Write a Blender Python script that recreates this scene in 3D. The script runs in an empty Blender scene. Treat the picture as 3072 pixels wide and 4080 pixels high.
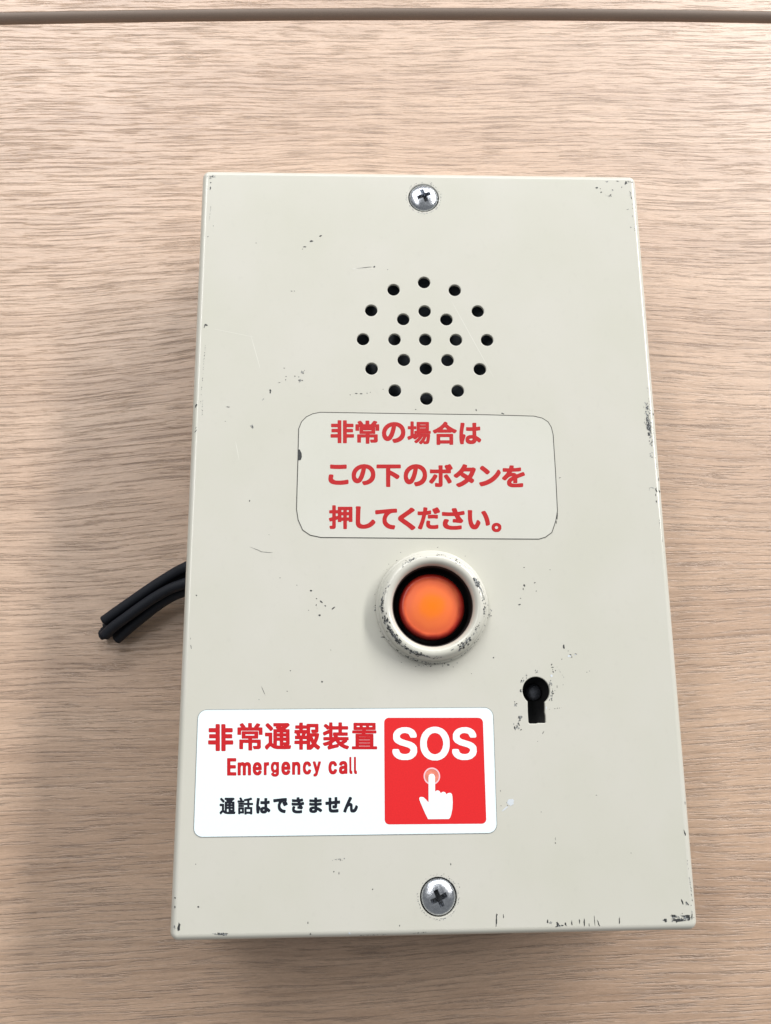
import bpy, bmesh, math, random
from mathutils import Vector, Matrix

scene = bpy.context.scene
MM = 0.001
H = 40.0                      # height of the box face above the table, mm

# ------------------------------------------------------------------ camera
cam_data = bpy.data.cameras.new("camera")
cam_data.sensor_fit = 'HORIZONTAL'
cam_data.sensor_width = 36.0
cam_data.lens = 36.0 * 3070.0 / 3072.0
cam_data.clip_start = 0.005
cam_data.clip_end = 50.0
camera = bpy.data.objects.new("camera", cam_data)
scene.collection.objects.link(camera)
camera.location = (-18.274 * MM, -39.525 * MM, (H + 197.384) * MM)
camera.rotation_euler = (math.radians(11.637), math.radians(-1.937), math.radians(-0.52))
scene.camera = camera

# ------------------------------------------------------------------ room light
world = bpy.data.worlds.new("World")
scene.world = world
world.use_nodes = True
bg = world.node_tree.nodes["Background"]
bg.inputs[0].default_value = (0.95, 0.98, 1.0, 1)
bg.inputs[1].default_value = 0.20


def lamp(name, loc, target, sx, sy, power, color):
    """rectangular lamp aimed at target, its sy side lying along the world y direction"""
    d = bpy.data.lights.new(name, 'AREA')
    d.shape = 'RECTANGLE'
    d.size, d.size_y = sx, sy
    d.energy = power
    d.color = color
    o = bpy.data.objects.new(name, d)
    scene.collection.objects.link(o)
    zax = (Vector(loc) - Vector(target)).normalized()
    xax = Vector((0, 1, 0)).cross(zax).normalized()
    yax = zax.cross(xax)
    m = Matrix((xax, yax, zax)).transposed().to_4x4()
    m.translation = Vector(loc)
    o.matrix_world = m
    return o


lamp("ceiling_light", (-0.62, 0.66, 1.15), (0, 0.1, 0), 0.18, 1.40, 7.0, (1.0, 0.99, 0.97))
lamp("ceiling_light", (2.20, 1.85, 1.70), (0, 0.2, 0), 0.34, 3.00, 124.0, (1.0, 0.985, 0.96))
lamp("added_sheen_light", (0.0, 1.00, 0.78), (0, 0.1, 0), 1.8, 0.55, 12.6, (0.97, 0.985, 1.0))  # unseen lamp added for table sheen and a brighter far side

vs = scene.view_settings
scene.display_settings.display_device = 'sRGB'
vs.view_transform = 'Standard'
vs.look = 'None'
vs.exposure = 0.0
vs.gamma = 1.0
vs.use_curve_mapping = False

# ------------------------------------------------------------------ materials


class NT:
    """small helper for writing node trees"""

    def __init__(self, name):
        self.m = bpy.data.materials.new(name)
        self.m.use_nodes = True
        self.t = self.m.node_tree
        self.b = self.t.nodes["Principled BSDF"]

    def n(self, kind, **kw):
        x = self.t.nodes.new(kind)
        for k, v in kw.items():
            setattr(x, k, v)
        return x

    def l(self, a, b):
        self.t.links.new(a, b)

    def math(self, op, a, b=None, clamp=False):
        x = self.n("ShaderNodeMath", operation=op)
        x.use_clamp = clamp
        for i, v in enumerate((a, b)):
            if v is None:
                continue
            if isinstance(v, (int, float)):
                x.inputs[i].default_value = v
            else:
                self.l(v, x.inputs[i])
        return x.outputs[0]

    def noise(self, vec, scale, detail=3.0, rough=0.55, dist=0.0):
        x = self.n("ShaderNodeTexNoise")
        x.inputs["Scale"].default_value = scale
        x.inputs["Detail"].default_value = detail
        x.inputs["Roughness"].default_value = rough
        x.inputs["Distortion"].default_value = dist
        self.l(vec, x.inputs["Vector"])
        return x.outputs["Fac"]

    def ramp(self, fac, stops, interp='LINEAR'):
        x = self.n("ShaderNodeValToRGB")
        cr = x.color_ramp
        cr.interpolation = interp
        while len(cr.elements) < len(stops):
            cr.elements.new(0.5)
        for e, (p, c) in zip(cr.elements, stops):
            e.position = p
            e.color = c if len(c) == 4 else (*c, 1)
        self.l(fac, x.inputs[0])
        return x.outputs[0]

    def mix(self, fac, a, b, mode='MIX'):
        x = self.n("ShaderNodeMix", data_type='RGBA', blend_type=mode)
        for sock, v in ((x.inputs[0], fac), (x.inputs[6], a), (x.inputs[7], b)):
            if isinstance(v, (int, float)):
                sock.default_value = v
            elif isinstance(v, tuple):
                sock.default_value = v if len(v) == 4 else (*v, 1)
            else:
                self.l(v, sock)
        return x.outputs[2]

    def set(self, **kw):
        for k, v in kw.items():
            s = self.b.inputs[k.replace('_', ' ')]
            if isinstance(v, (int, float)):
                s.default_value = v
            elif isinstance(v, tuple):
                s.default_value = v if len(v) == 4 else (*v, 1)
            else:
                self.l(v, s)
        return self

    def bump(self, height, strength, dist):
        x = self.n("ShaderNodeBump")
        x.inputs["Strength"].default_value = strength
        x.inputs["Distance"].default_value = dist
        self.l(height, x.inputs["Height"])
        self.l(x.outputs[0], self.b.inputs["Normal"])

    def coord(self):
        return self.n("ShaderNodeTexCoord").outputs["Object"]

    def scaled(self, vec, s):
        x = self.n("ShaderNodeMapping")
        x.inputs["Scale"].default_value = s
        self.l(vec, x.inputs["Vector"])
        return x.outputs[0]


def wood_material():
    t = NT("wood_grain_laminate")
    co = t.scaled(t.coord(), (1000, 1000, 1000))          # millimetres
    sep = t.n("ShaderNodeSeparateXYZ")
    t.l(co, sep.inputs[0])
    X, Y = sep.outputs[0], sep.outputs[1]
    # slow bends of the grain
    w1 = t.noise(t.scaled(co, (0.011, 0.017, 1)), 1.0, 1.0, 0.4)
    w2 = t.noise(t.scaled(co, (0.05, 0.035, 1)), 1.0, 2.0, 0.5)
    # cathedral arch of the veneer: the grain rises to a crest under the box and falls away again
    ex = t.math('EXPONENT', t.math('MULTIPLY', t.math('POWER', t.math('DIVIDE', X, 100.0), 2.0), -1.0))
    ey = t.math('EXPONENT', t.math('MULTIPLY', t.math('POWER', t.math('DIVIDE', t.math('ADD', Y, 135.0), 62.0), 2.0), -1.0))
    arch = t.math('MULTIPLY', t.math('MULTIPLY', ex, ey), -9.0)
    yy = t.math('ADD', t.math('ADD', Y, arch), t.math('MULTIPLY', t.math('SUBTRACT', w1, 0.5), 6.0))
    yy = t.math('ADD', yy, t.math('MULTIPLY', t.math('SUBTRACT', w2, 0.5), 0.9))
    cmb = t.n("ShaderNodeCombineXYZ")
    t.l(X, cmb.inputs[0])
    t.l(yy, cmb.inputs[1])
    g = cmb.outputs[0]
    band = t.noise(t.scaled(g, (0.006, 0.055, 1)), 1.0, 3.0, 0.5)
    streak = t.noise(t.scaled(g, (0.022, 0.62, 1)), 1.0, 4.0, 0.6, 0.05)
    dash = t.noise(t.scaled(g, (0.036, 1.15, 1)), 1.0, 3.5, 0.62, 0.06)
    dash2 = t.noise(t.scaled(g, (0.075, 1.9, 7.0)), 1.0, 3.0, 0.64, 0.05)
    fine = t.noise(t.scaled(g, (0.30, 2.6, 1)), 1.0, 3.0, 0.65)
    speck = t.noise(t.scaled(co, (0.9, 2.2, 1)), 1.0, 3.0, 0.75)
    base = t.ramp(band, [(0.30, (0.485, 0.330, 0.232)), (0.50, (0.535, 0.372, 0.264)), (0.70, (0.575, 0.408, 0.294))])
    k1 = t.ramp(streak, [(0.32, (0.80, 0.775, 0.755)), (0.47, (0.96, 0.955, 0.95)), (0.62, (1.06, 1.06, 1.06))])
    c = t.mix(1.0, base, k1, 'MULTIPLY')
    pore = t.math('MULTIPLY', t.ramp(dash, [(0.545, (0, 0, 0)), (0.605, (1, 1, 1))]),
                  t.ramp(speck, [(0.36, (0.15, 0.15, 0.15)), (0.56, (1, 1, 1))]))
    pore2 = t.ramp(dash2, [(0.57, (0, 0, 0)), (0.635, (1, 1, 1))])
    c = t.mix(t.math('MULTIPLY', pore, 0.46), c, (0.20, 0.135, 0.100))
    c = t.mix(t.math('MULTIPLY', pore2, 0.42), c, (0.22, 0.155, 0.118))
    fk = t.ramp(fine, [(0.3, (0.88, 0.87, 0.86)), (0.7, (1.08, 1.08, 1.08))])
    c = t.mix(1.0, c, fk, 'MULTIPLY')
    sk = t.ramp(speck, [(0.3, (0.93, 0.92, 0.91)), (0.7, (1.06, 1.06, 1.06))])
    c = t.mix(1.0, c, sk, 'MULTIPLY')
    hgt = t.math('SUBTRACT', t.math('MULTIPLY', streak, 0.5),
                 t.math('ADD', t.math('MULTIPLY', pore, 0.55), t.math('MULTIPLY', pore2, 0.30)))
    hgt = t.math('ADD', hgt, t.math('MULTIPLY', speck, 0.10))
    t.set(Base_Color=c, Roughness=0.42, Specular_IOR_Level=1.0)
    t.bump(hgt, 0.65, 0.00030)
    return t.m


def paint_material(name, col, rough=0.17):
    t = NT(name)
    co = t.scaled(t.coord(), (1000, 1000, 1000))
    cloud = t.noise(t.scaled(co, (0.035, 0.03, 0.05)), 1.0, 3.0, 0.55)
    grime = t.noise(t.scaled(co, (0.5, 0.42, 0.5)), 1.0, 4.0, 0.65)
    c = t.mix(t.ramp(cloud, [(0.35, (0, 0, 0)), (0.68, (1, 1, 1))]), col,
              tuple(v * f for v, f in zip(col, (0.955, 0.965, 0.935))))
    c = t.mix(t.math('MULTIPLY', t.ramp(grime, [(0.58, (0, 0, 0)), (0.78, (1, 1, 1))]), 0.16), c,
              tuple(v * 0.78 for v in col))
    t.set(Base_Color=c, Roughness=t.math('ADD', t.math('MULTIPLY', grime, 0.06), rough - 0.03))
    peel = t.noise(co, 0.9, 2.0, 0.5)
    t.bump(peel, 0.05, 0.00006)
    return t.m


def plain(name, col, rough=0.5, metallic=0.0, var=0.12, scale=1.2, **kw):
    t = NT(name)
    co = t.scaled(t.coord(), (1000, 1000, 1000))
    f = t.noise(co, scale, 3.0, 0.6)
    c = t.ramp(f, [(0.3, tuple(v * (1 - var) for v in col)), (0.7, tuple(min(1, v * (1 + var)) for v in col))])
    t.set(Base_Color=c, Roughness=rough, Metallic=metallic, **kw)
    return t.m


def metal_material():
    t = NT("zinc_plated_steel")
    co = t.scaled(t.coord(), (1000, 1000, 1000))
    f = t.noise(co, 1.4, 4.0, 0.65)
    t.set(Base_Color=t.ramp(f, [(0.3, (0.62, 0.65, 0.70)), (0.7, (0.82, 0.85, 0.90))]), Metallic=1.0,
          Roughness=t.ramp(f, [(0.3, (0.20, 0.20, 0.20)), (0.75, (0.36, 0.36, 0.36))]))
    t.bump(t.noise(co, 2.2, 4.0, 0.7), 0.25, 0.00012)
    return t.m


def button_material():
    """orange lens: the amber lamp shows through its middle, the thick rim is deep red with its shading painted in"""
    t = NT("orange_lens")
    co = t.scaled(t.coord(), (1000, 1000, 1000))
    sep = t.n("ShaderNodeSeparateXYZ")
    t.l(co, sep.inputs[0])
    cmb = t.n("ShaderNodeCombineXYZ")
    t.l(sep.outputs[0], cmb.inputs[0])
    t.l(sep.outputs[1], cmb.inputs[1])
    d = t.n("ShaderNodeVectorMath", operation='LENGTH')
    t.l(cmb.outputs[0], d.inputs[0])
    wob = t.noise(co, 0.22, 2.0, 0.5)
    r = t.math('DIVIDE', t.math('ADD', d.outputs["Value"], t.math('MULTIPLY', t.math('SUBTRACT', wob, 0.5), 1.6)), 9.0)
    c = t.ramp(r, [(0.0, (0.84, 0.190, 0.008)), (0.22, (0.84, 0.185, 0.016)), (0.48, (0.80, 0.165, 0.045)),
                   (0.71, (0.72, 0.130, 0.046)), (0.88, (0.34, 0.018, 0.010)), (1.0, (0.12, 0.004, 0.004))], 'EASE')  # mid stops hold a reflected haze, outer stops the rim's shading, as colour
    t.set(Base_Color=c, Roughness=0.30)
    t.bump(t.noise(co, 5.0, 2.0, 0.6), 0.08, 0.00005)
    return t.m


CREAM = (0.606, 0.592, 0.532)
M_wood = wood_material()
M_paint = paint_material("cream_paint", CREAM)
M_label = paint_material("cream_label_film", (0.622, 0.614, 0.560), 0.34)
M_white = plain("white_label_film", (0.84, 0.95, 0.96), 0.42, var=0.01)
M_red = plain("red_label_print", (0.725, 0.018, 0.021), 0.42, var=0.05, scale=3.0)
M_redink = plain("red_ink", (0.455, 0.008, 0.010), 0.45, var=0.10, scale=2.5)
M_redink2 = plain("red_letter_ink", (0.54, 0.007, 0.012), 0.45, var=0.06, scale=2.5)
M_navy = plain("navy_black_ink", (0.005, 0.008, 0.018), 0.45, var=0.2)
M_border = plain("dirty_label_rim", (0.045, 0.045, 0.040), 0.7, var=0.4, scale=2.0)
M_border2 = plain("grey_label_rim", (0.20, 0.23, 0.26), 0.7, var=0.4, scale=2.0)
M_pink = plain("pale_pink_print", (0.86, 0.56, 0.60), 0.42, var=0.02)
M_peach = plain("peach_print", (0.80, 0.24, 0.17), 0.42, var=0.25, scale=0.9)
M_black = plain("black_plastic", (0.004, 0.004, 0.005), 0.6, var=0.2)
M_sleeve = plain("matt_black_sleeve", (0.007, 0.007, 0.007), 0.55, var=0.2)
M_rubber = plain("black_cable_sheath", (0.011, 0.013, 0.019), 0.6, var=0.25, scale=3.0, Specular_IOR_Level=0.3)
M_cone = plain("speaker_cone_paper", (0.022, 0.030, 0.042), 0.6, var=0.5, scale=0.5)
M_lockpin = plain("worn_dark_steel", (0.16, 0.17, 0.20), 0.5, 0.6, var=0.3, scale=2.0)
M_metal = metal_material()
M_dark = plain("bare_dark_metal", (0.035, 0.037, 0.038), 0.6, var=0.5, scale=4.0)
M_smudge = plain("grey_scuff", (0.22, 0.23, 0.23), 0.7, var=0.4, scale=4.0)
M_scratch = plain("pale_scratch", (0.67, 0.662, 0.60), 0.35, var=0.02)
M_bare = plain("bright_bare_metal", (0.64, 0.68, 0.72), 0.35, var=0.06, scale=3.0)
M_edge = plain("brown_edge_band", (0.235, 0.182, 0.148), 0.5, var=0.18, scale=6.0)
M_core = plain("particle_board", (0.30, 0.22, 0.15), 0.8, var=0.3, scale=2.0)
M_inner = plain("dark_grey_primer", (0.035, 0.035, 0.035), 0.7)

# ------------------------------------------------------------------ helpers
rng = random.Random(7)


def empty(name, loc=(0, 0, 0)):
    o = bpy.data.objects.new(name, None)
    o.empty_display_size = 0.02
    scene.collection.objects.link(o)
    o.location = loc
    return o


def link(name, mesh, mat, parent=None, loc=(0, 0, 0)):
    o = bpy.data.objects.new(name, mesh)
    mesh.name = name
    if mat is not None:
        mesh.materials.clear()
        mesh.materials.append(mat)
    scene.collection.objects.link(o)
    o.location = loc
    if parent is not None:
        o.parent = parent
    return o


def from_bm(name, bm, mat, parent=None, loc=(0, 0, 0), smooth=False):
    me = bpy.data.meshes.new(name)
    bm.normal_update()
    bm.to_mesh(me)
    bm.free()
    if smooth:
        for p in me.polygons:
            p.use_smooth = True
    return link(name, me, mat, parent, loc)


def filled(name, loops, mat, parent, z, thick=0.0, bevel=0.0):
    """flat piece bounded by loops of (x, y) in mm, holes by even-odd; its top lies at z mm"""
    cu = bpy.data.curves.new(name, 'CURVE')
    cu.dimensions = '2D'
    cu.fill_mode = 'BOTH'
    cu.extrude = max(0.0, thick / 2 - bevel)
    cu.bevel_depth = bevel
    cu.bevel_resolution = 2
    for lp in loops:
        sp = cu.splines.new('POLY')
        sp.points.add(len(lp) - 1)
        for p, (x, y) in zip(sp.points, lp):
            p.co = (x, y, 0, 1)
        sp.use_cyclic_u = True
    tmp = bpy.data.objects.new(name + "_outline", cu)
    scene.collection.objects.link(tmp)
    dg = bpy.context.evaluated_depsgraph_get()
    dg.update()
    me = bpy.data.meshes.new_from_object(tmp.evaluated_get(dg))
    bpy.data.objects.remove(tmp)
    bpy.data.curves.remove(cu)
    me.transform(Matrix.Scale(MM, 4))
    for p in me.polygons:
        p.use_smooth = False
    return link(name, me, mat, parent, (0, 0, (z - thick / 2) * MM))


def circle(cx, cy, r, n=40, a0=0.0):
    return [(cx + r * math.cos(a0 + 2 * math.pi * i / n), cy + r * math.sin(a0 + 2 * math.pi * i / n)) for i in range(n)]


def lathe(name, profile, mat, parent, loc, n=72, cap_last=False):
    """profile of (r, z) in mm turned round z"""
    bm = bmesh.new()
    rings = []
    for r, z in profile:
        if r < 1e-6:
            rings.append([bm.verts.new((0, 0, z * MM))])
        else:
            rings.append([bm.verts.new((r * MM * math.cos(2 * math.pi * i / n), r * MM * math.sin(2 * math.pi * i / n), z * MM))
                          for i in range(n)])
    for a, b in zip(rings, rings[1:]):
        for i in range(n):
            j = (i + 1) % n
            if len(a) == 1 and len(b) == 1:
                continue
            if len(a) == 1:
                bm.faces.new((a[0], b[i], b[j]))
            elif len(b) == 1:
                bm.faces.new((a[i], a[j], b[0]))
            else:
                bm.faces.new((a[i], a[j], b[j], b[i]))
    bmesh.ops.recalc_face_normals(bm, faces=bm.faces)
    return from_bm(name, bm, mat, parent, tuple(v * MM for v in loc), True)


def tube(name, pts, r, mat, parent, n=14):
    """round cable through smooth points (mm) with a cut end at the last one"""
    P = [Vector(p) for p in pts]
    path = []
    for i in range(len(P) - 1):
        p0, p1, p2, p3 = P[max(i - 1, 0)], P[i], P[i + 1], P[min(i + 2, len(P) - 1)]
        for k in range(6):
            t = k / 6
            path.append(0.5 * ((2 * p1) + (p2 - p0) * t + (2 * p0 - 5 * p1 + 4 * p2 - p3) * t * t
                               + (3 * p1 - p0 - 3 * p2 + p3) * t ** 3))
    path.append(P[-1])
    bm = bmesh.new()
    rings = []
    for i, p in enumerate(path):
        d = (path[min(i + 1, len(path) - 1)] - path[max(i - 1, 0)]).normalized()
        s = d.cross(Vector((0, 0, 1))).normalized()
        u = s.cross(d)
        rings.append([bm.verts.new((p + (s * math.cos(2 * math.pi * k / n) + u * math.sin(2 * math.pi * k / n)) * r) * MM)
                      for k in range(n)])
    for a, b in zip(rings, rings[1:]):
        for k in range(n):
            f = bm.faces.new((a[k], a[(k + 1) % n], b[(k + 1) % n], b[k]))
            f.smooth = True
    bm.faces.new(rings[0])
    # cut end: sheath rim and a slightly sunk core
    e = rings[-1]
    c = path[-1]
    d = (path[-1] - path[-2]).normalized()
    inner = [bm.verts.new(((v.co / MM - c) * 0.62 + c) * MM) for v in e]
    sunk = [bm.verts.new(v.co - d * 0.5 * MM) for v in inner]
    for k in range(n):
        j = (k + 1) % n
        bm.faces.new((e[k], e[j], inner[j], inner[k]))
        bm.faces.new((inner[k], inner[j], sunk[j], sunk[k]))
    bm.faces.new(sunk)
    bmesh.ops.recalc_face_normals(bm, faces=bm.faces)
    return from_bm(name, bm, mat, parent)


def box_bm(bm, x0, x1, y0, y1, z0, z1):
    v = [bm.verts.new((x * MM, y * MM, z * MM)) for z in (z0, z1) for x, y in ((x0, y0), (x1, y0), (x1, y1), (x0, y1))]
    for q in ((3, 2, 1, 0), (4, 5, 6, 7), (0, 1, 5, 4), (1, 2, 6, 5), (2, 3, 7, 6), (3, 0, 4, 7)):
        bm.faces.new([v[i] for i in q])


# ------------------------------------------------------------------ tables
ANG = math.radians(1.57)


def bow(x):
    return 1.7 * (1 - ((x + 6.9) / 140.0) ** 2) - 0.0


def slab(name, parent, y_near, y_far, x0, x1, bowed_near, bowed_far, thick, mat, ease):
    """table board; the edges follow the slight bow of the joint"""
    bm = bmesh.new()
    N = 48
    prof = []
    xs = [x0 + (x1 - x0) * i / N for i in range(N + 1)]
    rows = []
    for zz, inset in ((-thick, 0.0), (-ease, 0.0), (-ease * 0.35, ease * 0.3), (0.0, ease)):
        near = [bm.verts.new((x * MM, (y_near + (bow(x) if bowed_near else 0) + inset) * MM, zz * MM)) for x in xs]
        far = [bm.verts.new((x * MM, (y_far + (bow(x) if bowed_far else 0) - inset) * MM, zz * MM)) for x in xs]
        rows.append((near, far))
    for (n0, f0), (n1, f1) in zip(rows, rows[1:]):
        for i in range(N):
            bm.faces.new((n0[i], n0[i + 1], n1[i + 1], n1[i]))
            bm.faces.new((f0[i + 1], f0[i], f1[i], f1[i + 1]))
        bm.faces.new((n0[0], n1[0], f1[0], f0[0]))
        bm.faces.new((n0[N], f0[N], f1[N], n1[N]))
    for i in range(N):
        bm.faces.new((rows[-1][0][i], rows[-1][0][i + 1], rows[-1][1][i + 1], rows[-1][1][i]))
        bm.faces.new((rows[0][1][i], rows[0][1][i + 1], rows[0][0][i + 1], rows[0][0][i]))
    bmesh.ops.recalc_face_normals(bm, faces=bm.faces)
    return from_bm(name, bm, mat, parent)


JY = 189.75          # y of the joint line under the image centre (mm)
near_table = empty("table", (-6.9 * MM, JY * MM, 0))
near_table.rotation_euler.z = ANG
near_table["label"] = "pale wood-grain table top that carries the cream call box"
near_table["category"] = "table"
slab("table_top", near_table, -470.0, 0.0, -420.0, 420.0, False, True, 22.0, M_wood, 0.3)

far_table = empty("table", (-6.9 * MM, JY * MM, 0))
far_table.rotation_euler.z = ANG
far_table["label"] = "second wood-grain table beyond the dark joint at the top of the photo"
far_table["category"] = "table"
top2 = slab("table_top", far_table, 5.0, 330.0, -420.0, 420.0, True, False, 22.0, M_wood, 0.2)
top2.data.transform(Matrix.Translation((0.173, 0.061, 0)))
top2.location = (-0.173, -0.061, 0)
# rounded brown edge band facing the joint
bm = bmesh.new()
N = 48
prof = [(4.95, -0.02), (4.3, -0.12), (3.5, -0.55), (2.75, -1.3), (2.15, -2.4), (1.8, -3.8), (1.7, -5.5), (1.7, -22.0)]
rows = []
for dy, z in prof:
    rows.append([bm.verts.new(((-420 + 840 * i / N) * MM, (dy + bow(-420 + 840 * i / N)) * MM, z * MM)) for i in range(N + 1)])
for a, b in zip(rows, rows[1:]):
    for i in range(N):
        bm.faces.new((a[i], a[i + 1], b[i + 1], b[i]))
bmesh.ops.recalc_face_normals(bm, faces=bm.faces)
from_bm("edge_band", bm, M_edge, far_table, smooth=True)

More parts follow.
